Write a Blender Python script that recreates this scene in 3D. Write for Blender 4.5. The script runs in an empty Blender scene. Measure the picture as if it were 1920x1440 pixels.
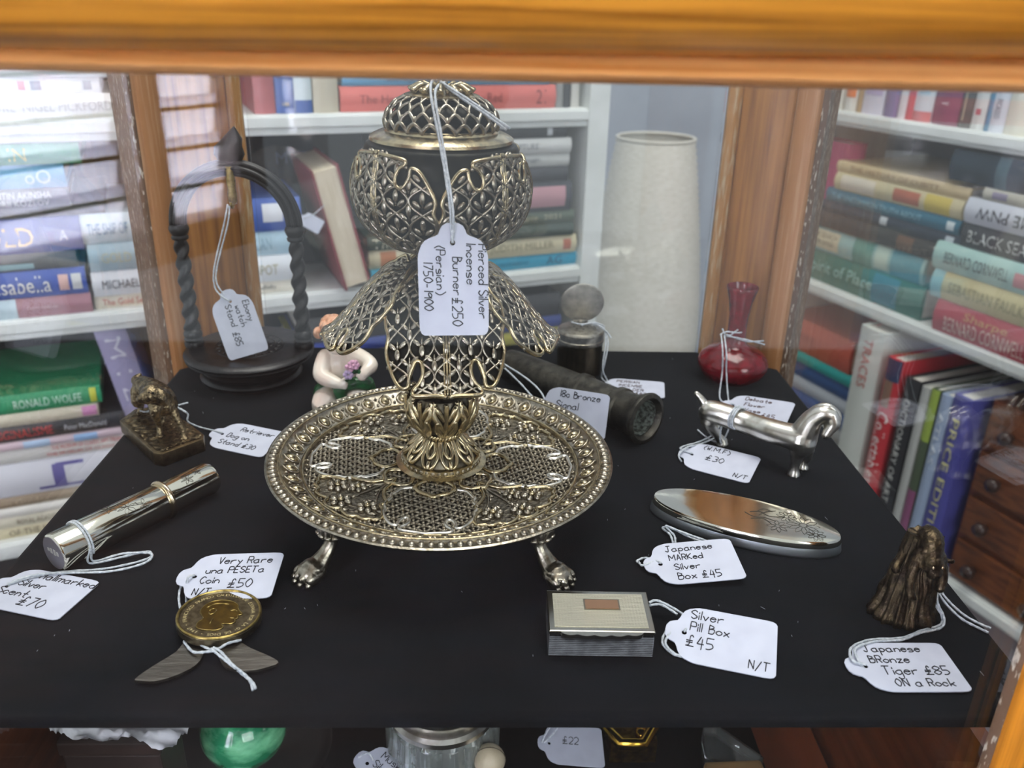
import bpy, bmesh, math, random
from mathutils import Vector as V, Matrix, noise
random.seed(7)
SC = bpy.context.scene
COL = SC.collection
PI = math.pi
# ------------------------------------------------------------------ camera, world, light, exposure
FPX, PITCH, ROLL, YAW, EYE = 1600.0, math.radians(23.6), math.radians(1.41), math.radians(2.0), 0.2
fwd = V((math.sin(YAW)*math.cos(PITCH), math.cos(YAW)*math.cos(PITCH), -math.sin(PITCH)))
_r = V((math.cos(YAW), -math.sin(YAW), 0)); _u = _r.cross(fwd)
rgt = _r*math.cos(ROLL)+_u*math.sin(ROLL); upv = _u*math.cos(ROLL)-_r*math.sin(ROLL)
CAM = V((0, 0, EYE))
cd = bpy.data.cameras.new('camera'); cam = bpy.data.objects.new('camera', cd); COL.objects.link(cam)
cam.matrix_world = Matrix(((rgt.x, upv.x, -fwd.x, 0), (rgt.y, upv.y, -fwd.y, 0), (rgt.z, upv.z, -fwd.z, EYE), (0, 0, 0, 1)))
cd.sensor_width = 36; cd.lens = 36*FPX/1920; cd.clip_start = .01; cd.clip_end = 60
cd.dof.use_dof = True; cd.dof.focus_distance = .335; cd.dof.aperture_fstop = 15.0
SC.camera = cam
def ray(u, v): return fwd*FPX+rgt*(u-960)+upv*(720-v)
def S(u, v, z=0.0):                       # the point of a horizontal plane seen at a pixel
    d = ray(u, v); return CAM+d*((z-EYE)/d.z)
def D(u, v, y):                           # the point of an upright plane at depth y
    d = ray(u, v); return CAM+d*(y/d.y)
SC.view_settings.view_transform = 'Standard'; SC.view_settings.look = 'None'
SC.view_settings.gamma = 1; SC.view_settings.use_curve_mapping = False
SC.view_settings.exposure = 0.42
w = bpy.data.worlds.new('room_ambience'); SC.world = w; w.use_nodes = True
w.node_tree.nodes['Background'].inputs[0].default_value = (.86, .93, 1.0, 1)
w.node_tree.nodes['Background'].inputs[1].default_value = .62
def area(name, loc, target, sx, sy, power, col=(1, 1, 1)):
    l = bpy.data.lights.new(name, 'AREA'); l.shape = 'RECTANGLE'; l.size = sx; l.size_y = sy; l.energy = power; l.color = col
    o = bpy.data.objects.new(name, l); COL.objects.link(o); o.location = loc
    o.rotation_euler = (V(target)-V(loc)).to_track_quat('-Z', 'Y').to_euler(); return o
area('ceiling_lamp', (.15, .45, 1.9), (.1, .4, 0), 1.3, .9, 22, (1, .97, .92))
area('right_fill_light', (.9, -1.6, .9), (0, .4, 0), 1.2, 1.0, 16, (.92, .96, 1))  # fill light added behind the viewer at right, apart from the window
# ------------------------------------------------------------------ materials
def lin(h):
    h = h.lstrip('#'); c = [int(h[i:i+2], 16)/255 for i in (0, 2, 4)]
    return tuple(x/12.92 if x <= .04045 else ((x+.055)/1.055)**2.4 for x in c)+(1,)
MATS = {}
def mat(name, hexc, rough=.5, metal=0.0, hex2=None, nscale=60, stretch=(1, 1, 1), lo=.35, hi=.65, bump=0.0, bscale=None, spec=.5, detail=4, **kw):
    if name in MATS: return MATS[name]
    m = bpy.data.materials.new(name); m.use_nodes = True; nt = m.node_tree; b = nt.nodes['Principled BSDF']
    b.inputs['Base Color'].default_value = lin(hexc); b.inputs['Roughness'].default_value = rough
    b.inputs['Metallic'].default_value = metal; b.inputs['Specular IOR Level'].default_value = spec
    for k, v in kw.items(): b.inputs[k.replace('_', ' ')].default_value = v
    if hex2 or bump:
        tc = nt.nodes.new('ShaderNodeTexCoord'); mp = nt.nodes.new('ShaderNodeMapping'); mp.inputs['Scale'].default_value = stretch
        nt.links.new(tc.outputs['Object'], mp.inputs[0])
    if hex2:
        n = nt.nodes.new('ShaderNodeTexNoise'); n.inputs['Scale'].default_value = nscale; n.inputs['Detail'].default_value = detail
        nt.links.new(mp.outputs[0], n.inputs['Vector'])
        r = nt.nodes.new('ShaderNodeValToRGB'); r.color_ramp.elements[0].position = lo; r.color_ramp.elements[1].position = hi
        r.color_ramp.elements[0].color = lin(hexc); r.color_ramp.elements[1].color = lin(hex2)
        nt.links.new(n.outputs[0], r.inputs[0]); nt.links.new(r.outputs[0], b.inputs['Base Color'])
    if bump:
        n2 = nt.nodes.new('ShaderNodeTexNoise'); n2.inputs['Scale'].default_value = bscale or nscale; n2.inputs['Detail'].default_value = detail
        nt.links.new(mp.outputs[0], n2.inputs['Vector'])
        bp = nt.nodes.new('ShaderNodeBump'); bp.inputs['Strength'].default_value = bump; bp.inputs['Distance'].default_value = .001
        nt.links.new(n2.outputs[0], bp.inputs['Height']); nt.links.new(bp.outputs[0], b.inputs['Normal'])
    MATS[name] = m; return m
def paint(hexc, rough=.45): return mat('cover_'+hexc, hexc, rough)
def glass_mat(name, tint=(1, 1, 1, 1), ior=1.6):
    m = bpy.data.materials.new(name); m.use_nodes = True; nt = m.node_tree; nt.nodes.remove(nt.nodes['Principled BSDF'])
    t = nt.nodes.new('ShaderNodeBsdfTransparent'); t.inputs[0].default_value = tint
    g = nt.nodes.new('ShaderNodeBsdfGlossy'); g.inputs['Roughness'].default_value = .0
    f = nt.nodes.new('ShaderNodeFresnel'); gm = nt.nodes.new('ShaderNodeNewGeometry'); mr = nt.nodes.new('ShaderNodeMapRange')
    mr.inputs['To Min'].default_value = ior; mr.inputs['To Max'].default_value = 1/ior      # the same reflectance on both faces of a thin sheet
    nt.links.new(gm.outputs['Backfacing'], mr.inputs[0]); nt.links.new(mr.outputs[0], f.inputs[0])
    x = nt.nodes.new('ShaderNodeMixShader'); nt.links.new(f.outputs[0], x.inputs[0])
    nt.links.new(t.outputs[0], x.inputs[1]); nt.links.new(g.outputs[0], x.inputs[2])
    nt.links.new(x.outputs[0], nt.nodes['Material Output'].inputs[0]); MATS[name] = m; return m
def emit_mat(name, hexc, s):
    m = bpy.data.materials.new(name); m.use_nodes = True; nt = m.node_tree; nt.nodes.remove(nt.nodes['Principled BSDF'])
    e = nt.nodes.new('ShaderNodeEmission'); e.inputs[0].default_value = lin(hexc); e.inputs[1].default_value = s
    nt.links.new(e.outputs[0], nt.nodes['Material Output'].inputs[0]); return m
OAK_X = mat('oak_rail', 'cd8a2e', .3, 0, '86500f', 60, (.22, 7, 9), .40, .72, .3, 60, detail=6)
BEAD_X = mat('oak_bead', 'd3995c', .3, 0, 'ab6c30', 70, (.2, 7, 9), .4, .7, .15, detail=6)
OAK_Z = mat('oak_post', '9e6a30', .42, 0, '74491f', 60, (6, 6, .22), .4, .72, .25, detail=6)
WORN_Z = mat('worn_oak_moulding', 'a2743f', .5, 0, 'b9a888', 120, (4, 4, .5), .5, .68, .3, detail=8)
EDGE_Z = mat('worn_dark_edge', '5d4632', .55, 0, 'bdb4a4', 330, (2.2, 2.2, .6), .57, .66, .3, detail=8)
VELVET = mat('black_velvet', '05070b', .95, 0, '0b0e14', 26, (1, 1, 1), .35, .75, .22, 3600, spec=.12, detail=8, Sheen_Weight=.05, Sheen_Roughness=.5)
DVELVET = mat('black_cloth', '07080a', .9, 0, '0d0e10', 90, (1, .15, 1), .4, .7, .2, 400, spec=.2)
PANE = glass_mat('cabinet_glass', (.985, .99, .985, 1), 1.52)
SILVER = mat('bright_silver', 'e2ded4', .3, 1.0, 'b5ae9c', 220, lo=.45, hi=.8)
POLISH = mat('polished_silver', 'ebe6d4', .1, 1.0)
AGED = mat('aged_silver', 'b0a898', .28, 1.0, '7d7668', 380, lo=.4, hi=.68, bump=.15, bscale=900)
GILT = mat('gilt_silver', 'beae8a', .25, 1.0, '9a9078', 260, lo=.42, hi=.66, bump=.1, bscale=700)
TARN = mat('tarnished_silver', '5a564e', .38, 1.0, '35332f', 260, lo=.4, hi=.65)
LINER_SHADE = mat('liner_and_gap_shade', '25241f', .45, .8, '141412', 300, lo=.4, hi=.6)  # dark bowl liner; also the painted shade behind the piercings
BRONZE = mat('old_bronze', '4a4438', .38, .9, '2b2822', 240, lo=.38, hi=.66, bump=.2, bscale=500)
DOGB = mat('dog_bronze', '9c8b6c', .28, 1.0, '4f4536', 420, lo=.36, hi=.64, bump=.5, bscale=900)
ROCKB = mat('brown_bronze', '574a36', .32, .85, '2c2118', 300, lo=.36, hi=.64, bump=.4, bscale=900)
GUNM = mat('gun_metal', '56534b', .42, .85, '393733', 160, lo=.38, hi=.66, bump=.3, bscale=500)
EBONY = mat('ebony', '221f20', .36, 0, '121113', 160, (1, 1, .2), .4, .7, .15, 400)
BRASS = mat('brass', 'b09a5c', .3, 1.0, '7d6a3c', 400, lo=.4, hi=.65)
COINM = mat('coin_bronze', '857a62', .36, 1.0, '655b46', 500, lo=.35, hi=.65)
STEEL = mat('brushed_steel', '8a857d', .32, 1.0, '6f6a63', 300, (.2, 3, 1), .4, .6, .2, 900)
COPPER = mat('rose_gold', 'c89a78', .25, 1.0)
GLAZE = mat('oxblood_glaze', '5a0a11', .14, 0, '74141d', 180, lo=.4, hi=.7, Coat_Weight=.15)
PORC = mat('porcelain_skin', 'e6dccc', .22, 0, 'ead3c2', 120, lo=.4, hi=.7, Coat_Weight=.4, Subsurface_Weight=.0)
HAIR = mat('painted_hair', 'c98a63', .35, 0, 'e0b090', 500, lo=.4, hi=.65, bump=.6, bscale=700)
GREEN = mat('painted_green', '1f5a2e', .3, 0, '123a1c', 300)
PINK = mat('painted_pink', 'd9a6bd', .3); LILAC = mat('painted_lilac', 'b9a3c6', .3)
CARD = mat('tag_card', 'c6cad8', .6, 0, 'bcc0cf', 120, lo=.4, hi=.7)
INK = mat('ink', '14141f', .6); BINK = mat('brown_ink', '4a2a22', .6); PENCIL = mat('pencil', '55555a', .7)
COTTON = mat('cotton_string', 'd2d7db', .8, 0, 'aab2ba', 900, bump=.5, bscale=1500)
SHELFW = mat('white_paint', 'e4e7e4', .4, 0, 'd6dad6', 20)
PAGES = mat('page_edges', 'ddd3bd', .8, 0, 'c6b99e', 500, (.05, .05, 6))
PAGEW = mat('white_page_edges', 'e6e3da', .8, 0, 'cfcbc0', 500, (.05, .05, 6))
WALLM = mat('wall_paint', 'b9bfca', .7, 0, 'aeb4c0', 6)
FLOORM = mat('dark_floor', '2f1d15', .45, 0, '1c110c', 14, (.4, 3, 1))
MAHOG = mat('mahogany', '7a3f20', .35, 0, '4f2510', 22, (1, .3, 5), .38, .66, .2, 40, detail=6)
# ------------------------------------------------------------------ mesh helpers
def spline(pts, n):                        # Catmull-Rom through points, n samples per span
    P = [V(p) for p in pts]; out = []
    if len(P) < 3:
        return [P[0].lerp(P[-1], i/n) for i in range(n+1)]
    for i in range(len(P)-1):
        a, b, c, d = P[max(i-1, 0)], P[i], P[i+1], P[min(i+2, len(P)-1)]
        for k in range(n):
            t = k/n
            out.append(.5*((2*b)+(c-a)*t+(2*a-5*b+4*c-d)*t*t+(3*b-a-3*c+d)*t**3))
    out.append(P[-1]); return out
def cspline(pts, n):                       # closed version
    P = [V(p) for p in pts]; m = len(P); out = []
    for i in range(m):
        a, b, c, d = P[i-1], P[i], P[(i+1) % m], P[(i+2) % m]
        for k in range(n):
            t = k/n; out.append(.5*((2*b)+(c-a)*t+(2*a-5*b+4*c-d)*t*t+(3*b-a-3*c+d)*t**3))
    return out
class MB:
    def __init__(s): s.v = []; s.f = []
    def add(s, vs, fs):
        o = len(s.v); s.v += [tuple(p) for p in vs]; s.f += [tuple(i+o for i in f) for f in fs]; return s
    def box(s, a, b, M=None):
        x0, y0, z0 = a; x1, y1, z1 = b
        vs = [V((x, y, z)) for x in (x0, x1) for y in (y0, y1) for z in (z0, z1)]
        if M: vs = [M @ p for p in vs]
        return s.add(vs, [(0, 1, 3, 2), (4, 6, 7, 5), (0, 4, 5, 1), (2, 3, 7, 6), (0, 2, 6, 4), (1, 5, 7, 3)])
    def prism(s, poly, z0, z1, M=None):
        n = len(poly); vs = [V((p[0], p[1], z)) for z in (z0, z1) for p in poly]
        if M: vs = [M @ p for p in vs]
        return s.add(vs, [tuple(reversed(range(n))), tuple(range(n, 2*n))]+[(i, (i+1) % n, n+(i+1) % n, n+i) for i in range(n)])
    def grid(s, fn, nu, nv, cu=False, cv=False):
        vs = [fn(i/nu, j/nv) for i in range(nu+(not cu)) for j in range(nv+(not cv))]
        a, b = nu+(not cu), nv+(not cv)
        return s.add(vs, [(i*b+j, ((i+1) % a)*b+j, ((i+1) % a)*b+(j+1) % b, i*b+(j+1) % b) for i in range(nu) for j in range(nv)])
    def lathe(s, prof, n=48, c=(0, 0, 0), M=None, mod=None):
        vs = []
        for r, z in prof:
            for i in range(n):
                a = 2*PI*i/n; q = r if mod is None else r*mod(a, z)
                p = V((q*math.cos(a), q*math.sin(a), z)); vs.append((M @ p if M else p)+V(c))
        m = len(prof); fs = [(j*n+i, j*n+(i+1) % n, (j+1)*n+(i+1) % n, (j+1)*n+i) for j in range(m-1) for i in range(n)]
        if prof[0][0] > 1e-6: fs.append(tuple(reversed(range(n))))
        if prof[-1][0] > 1e-6: fs.append(tuple(range((m-1)*n, m*n)))
        return s.add(vs, fs)
    def ell(s, c, r, M=None, nu=14, nv=8):
        r = (r, r, r) if isinstance(r, (int, float)) else r
        vs = []; fs = []
        for j in range(nv+1):
            t = PI*j/nv
            for i in range(nu):
                a = 2*PI*i/nu; p = V((r[0]*math.sin(t)*math.cos(a), r[1]*math.sin(t)*math.sin(a), r[2]*math.cos(t)))
                vs.append((M @ p if M else p)+V(c))
        fs = [(j*nu+i, (j+1)*nu+i, (j+1)*nu+(i+1) % nu, j*nu+(i+1) % nu) for j in range(nv) for i in range(nu)]
        return s.add(vs, fs)
    def tube(s, pts, r, n=8, closed=False, nrm=None, flat=1.0):
        P = [V(p) for p in pts]; m = len(P); R = r if isinstance(r, (list, tuple)) else [r]*m
        vs = []; up = None
        for i in range(m):
            t = (P[(i+1) % m]-P[i-1]) if closed else (P[min(i+1, m-1)]-P[max(i-1, 0)])
            t = t.normalized() if t.length > 1e-12 else V((0, 0, 1))
            if nrm is not None: up = V(nrm[i])
            elif up is None: up = V((0, 0, 1)) if abs(t.z) < .9 else V((1, 0, 0))
            x = t.cross(up)
            x = x.normalized() if x.length > 1e-9 else t.orthogonal().normalized()
            up = x.cross(t).normalized()
            for k in range(n):
                a = 2*PI*(k+.5)/n; vs.append(P[i]+x*(R[i]*math.cos(a))+up*(R[i]*flat*math.sin(a)))
        fs = [(i*n+k, i*n+(k+1) % n, ((i+1) % m)*n+(k+1) % n, ((i+1) % m)*n+k) for i in range(m if closed else m-1) for k in range(n)]
        if not closed: fs += [tuple(reversed(range(n))), tuple(range((m-1)*n, m*n))]
        return s.add(vs, fs)
    def cord(s, pts, r, n=6, k=5, twist=True):     # a twisted cotton string
        return s.tube(spline(pts, k), r, n)
    def build(s, name, m, parent=None, smooth=True, angle=None, bevel=0, sub=0):
        me = bpy.data.meshes.new(name); me.from_pydata(s.v, [], s.f)
        bm = bmesh.new(); bm.from_mesh(me); bmesh.ops.recalc_face_normals(bm, faces=bm.faces)
        if bevel:
            es = [e for e in bm.edges if len(e.link_faces) == 2 and e.calc_face_angle(0) > .6]
            bmesh.ops.bevel(bm, geom=es, offset=bevel, segments=2, affect='EDGES', profile=.6)
        bm.to_mesh(me); bm.free()
        if smooth:
            me.polygons.foreach_set('use_smooth', [True]*len(me.polygons))
            if angle is not None: me.set_sharp_from_angle(angle=angle)
        o = bpy.data.objects.new(name, me); COL.objects.link(o)
        if m: me.materials.append(m)
        if parent: o.parent = parent
        if sub:
            md = o.modifiers.new('s', 'SUBSURF'); md.levels = sub; md.render_levels = sub
        return o
    def fuse(s, name, m, parent=None, voxel=.0005, smooth=6, disp=None, fac=.5):   # one continuous skin over the laid-out limbs
        o = s.build(name, m, None)
        r = o.modifiers.new('r', 'REMESH'); r.mode = 'VOXEL'; r.voxel_size = voxel
        if smooth:
            q = o.modifiers.new('q', 'SMOOTH'); q.iterations = smooth; q.factor = fac
        dg = bpy.context.evaluated_depsgraph_get(); me = bpy.data.meshes.new_from_object(o.evaluated_get(dg))
        o.modifiers.clear(); old = o.data; o.data = me; bpy.data.meshes.remove(old); me.name = name
        if disp:
            for vt in me.vertices: vt.co += vt.normal*disp(vt.co)
        me.polygons.foreach_set('use_smooth', [True]*len(me.polygons))
        me.materials.clear(); me.materials.append(m)
        if parent: o.parent = parent
        return o
    def limb(s, pts, rad, n=10, k=4):
        P = spline(pts, k); R = [x.x for x in spline([(r, 0, 0) for r in rad], k)]
        s.tube(P, R, n)
        for p, r in ((P[0], R[0]), (P[-1], R[-1])): s.ell(p, r, nu=n, nv=6)
        return s
def thing(name, label, cat, loc=(0, 0, 0), rotz=0, group=None):
    o = bpy.data.objects.new(name, None); COL.objects.link(o); o.location = loc; o.rotation_euler = (0, 0, rotz)
    o.empty_display_size = .01; o['label'] = label; o['category'] = cat
    if group: o['group'] = group
    return o
def tag(o, label, cat, group=None):
    o['label'] = label; o['category'] = cat
    if group: o['group'] = group
    return o
def struct(o): o['kind'] = 'structure'; return o
def basis(ex, ey, ez, o): return Matrix(((ex.x, ey.x, ez.x, o.x), (ex.y, ey.y, ez.y, o.y), (ex.z, ey.z, ez.z, o.z), (0, 0, 0, 1)))
def inside(p, poly):
    x, y = p[0], p[1]; c = False; n = len(poly); j = n-1
    for i in range(n):
        xi, yi, xj, yj = poly[i][0], poly[i][1], poly[j][0], poly[j][1]
        if (yi > y) != (yj > y) and x < (xj-xi)*(y-yi)/(yj-yi)+xi: c = not c
        j = i
    return c
def text_verts(body, w=None, h=None):      # lettering as flat mesh verts/faces, centred, fitted to w x h
    c = bpy.data.curves.new('t', 'FONT'); c.body = body; c.align_x = 'CENTER'; c.align_y = 'CENTER'; c.resolution_u = 2
    o = bpy.data.objects.new('t', c); COL.objects.link(o)
    dg = bpy.context.evaluated_depsgraph_get(); me = bpy.data.meshes.new_from_object(o.evaluated_get(dg))
    vs = [v.co.copy() for v in me.vertices]; fs = [tuple(p.vertices) for p in me.polygons]
    bpy.data.objects.remove(o); bpy.data.curves.remove(c); bpy.data.meshes.remove(me)
    if not vs: return [], []
    x0, x1 = min(v.x for v in vs), max(v.x for v in vs); y0, y1 = min(v.y for v in vs), max(v.y for v in vs)
    sx = w/(x1-x0) if w else 1; sy = h/(y1-y0) if h else sx
    if not w: sx = sy
    return [V(((v.x-(x0+x1)/2)*sx, (v.y-(y0+y1)/2)*sy, 0)) for v in vs], fs
# ------------------------------------------------------------------ the setting
wl = MB().box((-3.2, 2.55, -1.1), (3.0, 2.62, 2.2)).build('wall_back', WALLM, smooth=False); struct(wl)
fl = MB().box((-3.2, -3.0, -1.14), (3.0, 2.62, -1.1)).build('floor', FLOORM, smooth=False); struct(fl)
wr = MB().box((2.6, -3.0, -1.1), (2.66, 2.55, 2.2)).build('wall_right', WALLM, smooth=False); struct(wr)
# the shop window with a slatted blind, behind and left of the viewer (it shows in the cabinet glass)
def MIR(u, v, dist, hd):                    # a point of the mirrored window wall -> its real place behind the viewer
    d = ray(u, v); n = V((math.cos(hd), -math.sin(hd), 0)); o = D(0, 300, dist)
    p = CAM+d*((o-CAM).dot(n)/d.dot(n)); return V((p.x, .384-p.y, p.z))
HD = math.radians(34)
wA, wB = MIR(-150, 380, 1.25, HD), MIR(442, 380, 1.25, HD)
wx = V((wB.x-wA.x, wB.y-wA.y, 0)); WLEN = wx.length; wx.normalize()
wz0, wz1 = MIR(300, 425, 1.25, HD).z, 1.25
wn = V((0, 0, 1)).cross(wx)
if wn.dot(V((0, .2, 0))-wA) < 0: wn = -wn
WM = basis(wx, -wn, wx.cross(-wn), V((wA.x, wA.y, 0)))
WF = 1 if WM.to_3x3()[2][2] > 0 else -1
win = thing('window_1', 'white framed shop window with a slatted blind behind the viewer', 'window'); win['kind'] = 'structure'
win.matrix_world = WM
a0, a1 = sorted((WF*wz0, WF*wz1))
SLAT = mat('blind_slat', 'f4f4f8', .6, 0, Transmission_Weight=0.0)
fm = MB()
for x0, x1, q0, q1 in ((-.06, 0, a0-.06, a1+.06), (WLEN, WLEN+.06, a0-.06, a1+.06), (0, WLEN, a0-.06, a0), (0, WLEN, a1, a1+.06), (WLEN*.66-.03, WLEN*.66+.03, a0, a1)):
    fm.box((x0, -.02, q0), (x1, .09, q1))
fm.build('window_frame', mat('window_paint', '9a8f86', .5), win, smooth=False)
MB().box((-.02, .16, a0-.1), (WLEN+.02, .17, a1+.05)).build('sky_view', emit_mat('daylight_sky', 'f2f5ff', 120.0), win, smooth=False)
bl = thing('slatted_blind', 'white slatted blind hanging in the shop window behind the viewer', 'blind'); bl.matrix_world = WM
sm = bpy.data.materials.new('blind_cloth'); sm.use_nodes = True; nt = sm.node_tree; nt.nodes.remove(nt.nodes['Principled BSDF'])
t1 = nt.nodes.new('ShaderNodeBsdfTranslucent'); t1.inputs[0].default_value = (.93, .93, .98, 1); d1 = nt.nodes.new('ShaderNodeBsdfDiffuse'); d1.inputs[0].default_value = (.9, .9, .92, 1)
mx = nt.nodes.new('ShaderNodeMixShader'); mx.inputs[0].default_value = .25; nt.links.new(t1.outputs[0], mx.inputs[1]); nt.links.new(d1.outputs[0], mx.inputs[2])
nt.links.new(mx.outputs[0], nt.nodes['Material Output'].inputs[0])
k = 0; q = min(wz0, wz1)+.03
while q < wz1:
    b_ = MB(); z_ = WF*q
    b_.add([(0, .02, z_-.043), (WLEN, .02, z_-.043), (WLEN, .045, z_+.043), (0, .045, z_+.043), (0, .023, z_-.043), (WLEN, .023, z_-.043), (WLEN, .048, z_+.043), (0, .048, z_+.043)],
           [(0, 1, 2, 3), (7, 6, 5, 4), (0, 4, 5, 1), (1, 5, 6, 2), (2, 6, 7, 3), (3, 7, 4, 0)])
    sl_ = b_.build('slat', sm, bl, smooth=False)
    MB().box((0, .016, z_-WF*.043-.0035), (WLEN, .0195, z_-WF*.043+.0035)).build('slat_hem', mat('olive_hem', '98935c', .8), sl_, smooth=False); q += .066; k += 1
for f_ in (.2, .8):
    MB().tube([(WLEN*f_, .04, a0), (WLEN*f_, .04, a1)], .0015, 6).build('ladder_cord', COTTON, bl)

# ------------------------------------------------------------------ the display cabinet
cab = thing('display_cabinet', 'oak and glass display cabinet filling the whole view', 'cabinet', (0, 0, 0))
# door rail: a broad rounded board over a narrower bead
rail = MB()
def rail_prof(): return [(.203, .260), (.170, .260), (.158, .252), (.1565, .225), (.1575, .206), (.162, .1965), (.172, .1925), (.185, .1905), (.203, .1905)]
for pr in (rail_prof(),):
    n = len(pr); xs = [-.26+.52*i/24 for i in range(25)]
    rail.grid(lambda a, b, pr=pr, n=n: (-.26+.52*a, pr[int(round(b*n)) % n][0], pr[int(round(b*n)) % n][1]+.007*(a-.5)+.001), 24, n, cv=True)
rail.build('door_rail', OAK_X, cab, angle=.9)
bp = [(.203, .1940), (.185, .1938), (.1798, .1915), (.1782, .1884), (.180, .1870), (.186, .1862), (.203, .1862)]
MB().grid(lambda a, b: (-.26+.52*a, bp[int(round(b*7)) % 7][0], bp[int(round(b*7)) % 7][1]+.0004), 24, 7, cv=True).build('door_bead', BEAD_X, cab, angle=1.1)
st = MB(); sp = [(.1548, .1905), (.1548, .1873), (.1578, .180), (.1640, .176), (.172, .1745), (.215, .1745), (.215, .1905)]
st.prism(sp, -.33, .262); st.build('door_stile', OAK_X if False else mat('oak_stile', 'cb8224', .3, 0, '86500f', 60, (7, 7, .22), .40, .72, .3, detail=6), cab, angle=.9)
MB().prism([(.1534, .1905), (.1535, .1894), (.1548, .1876), (.1548, .1905)], -.33, .262).build('door_edge_strip', EDGE_Z, cab, angle=.9)
MB().prism([(-.245, .203), (-.245, .1745), (-.202, .1745), (-.197, .18), (-.194, .187), (-.194, .203)], -.33, .262).build('door_stile', MATS['oak_stile'], cab, angle=.9)
MB().box((-.195, .191, -.33), (.1545, .1935, .187)).build('front_pane', PANE, cab, smooth=False)
BLc, BRc = V((-.183, .476, 0)), V((.1828, .487, 0)); BL2, BR2 = V((-.140, .516, 0)), V((.139, .516, 0))
def side_pane(a, b, name):
    d = (b-a).normalized(); n = V((-d.y, d.x, 0))*.0012
    MB().prism([a+n, b+n, b-n, a-n], -.33, .30).build(name, PANE, cab, smooth=False)
side_pane(V((-.1875, .208, 0)), V((-.1895, .476, 0)), 'side_pane')
side_pane(V((.1872, .208, 0)), V((.1890, .487, 0)), 'side_pane')
for x0, x1 in ((-.1965, -.1905), (.1905, .1965)): MB().box((x0, .204, -.33), (x1, .475, -.052)).build('lower_side_panel', MAHOG, cab, smooth=False)
side_pane(V((-.14, .5215, 0)), V((.139, .5215, 0)), 'back_pane')
def corner_post(A, B, sgn):                 # canted corner post: bead, flat face, moulding
    e = (B-A); Ln = e.length; e.normalize(); n = V((e.y, -e.x, 0))           # n points into the cabinet
    if n.dot(V((0, .35, 0))-A) < 0: n = -n
    def pp(ls): return [A+e*x-n*y for x, y in ls]
    Z0, Z1 = -.33, .30
    MB().prism(pp([(0.0, .03), (0.0, .002), (.002, -.0015), (.0065, -.002), (.0085, .001), (.0085, .03)]), Z0, Z1).build('post_bead', WORN_Z, cab, angle=.8)
    MB().prism(pp([(.0085, .03), (.0085, .003), (.010, .0015), (Ln-.020, .0015), (Ln-.018, .003), (Ln-.018, .03)]), Z0, Z1).build('post_face', OAK_Z, cab, angle=.8)
    MB().prism(pp([(Ln-.018, .03), (Ln-.018, .001), (Ln-.016, -.002), (Ln-.010, -.0045), (Ln-.005, -.003), (Ln-.0035, .0), (Ln-.0035, .03)]), Z0, Z1).build('post_moulding', mat('oak_moulding', 'a06e40', .45, 0, 'b8906a', 90, (5, 5, .2), .5, .75, .2, detail=7), cab, angle=.8)
    MB().prism(pp([(Ln-.0035, .03), (Ln-.0035, .0005), (Ln, .001), (Ln, .03)]), Z0, Z1).build('post_edge', EDGE_Z, cab, angle=.8)
corner_post(V((.1385, .517, 0)), V((.1875, .4865, 0)), 1)
corner_post(V((-.1400, .517, 0)), V((-.1910, .4785, 0)), -1)
# velvet covered shelf
sh = MB()
outl = [(-.183, .2012), (.1824, .2005), (.1826, .486), (.139, .5145), (-.140, .5145), (-.183, .476)]
def shelf_mesh(z0, z1, rr, poly):
    m = MB(); cx = sum(p[0] for p in poly)/len(poly); cy = sum(p[1] for p in poly)/len(poly)
    lay = [(-rr, z0), (0, z0+rr*.6), (0, z1-rr), (-rr*.3, z1-rr*.3), (-rr, z1)]
    def ring(off, z):
        out = []
        for i, p in enumerate(poly):
            a = V((cx-p[0], cy-p[1])); a = a/ max(abs(a.x), abs(a.y), 1e-6)
            out.append((p[0]-a.x*off, p[1]-a.y*off, z))
        return out
    vs = []; n = len(poly)
    for o_, z in lay: vs += ring(o_, z)
    fs = [(j*n+i, j*n+(i+1) % n, (j+1)*n+(i+1) % n, (j+1)*n+i) for j in range(len(lay)-1) for i in range(n)]
    fs += [tuple(reversed(range(n))), tuple(range((len(lay)-1)*n, len(lay)*n))]
    return m.add(vs, fs)
shelf_mesh(-.0065, 0, .0028, outl).build('velvet_shelf', VELVET, cab, angle=.9)
shelf_mesh(-.168, -.16, .002, [(-.163, .206), (.150, .206), (.150, .5145), (-.163, .5145)]).build('cloth_shelf', DVELVET, cab, angle=.9)
MB().box((-.1865, .2035, -.180), (.1865, .484, -.1685)).build('cabinet_floor', MAHOG, cab, smooth=False)
MB().box((-.24, .19, -.345), (.24, .53, -.33)).build('cabinet_base', MAHOG, cab, smooth=False)
lint = MB()
for k in range(60):
    x, y = random.uniform(-.17, .17), random.uniform(.21, .5); a = random.uniform(0, PI); l = random.choice((.0004, .0005, .0006, .0018))
    lint.tube([(x, y, .0002), (x+l*math.cos(a), y+l*math.sin(a), .0006)], .00009, 4)
lo = lint.build('velvet_lint', mat('lint', '8f949c', .9)); tag(lo, 'pale specks of lint scattered over the black velvet shelf', 'lint'); lo['kind'] = 'stuff'

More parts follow.
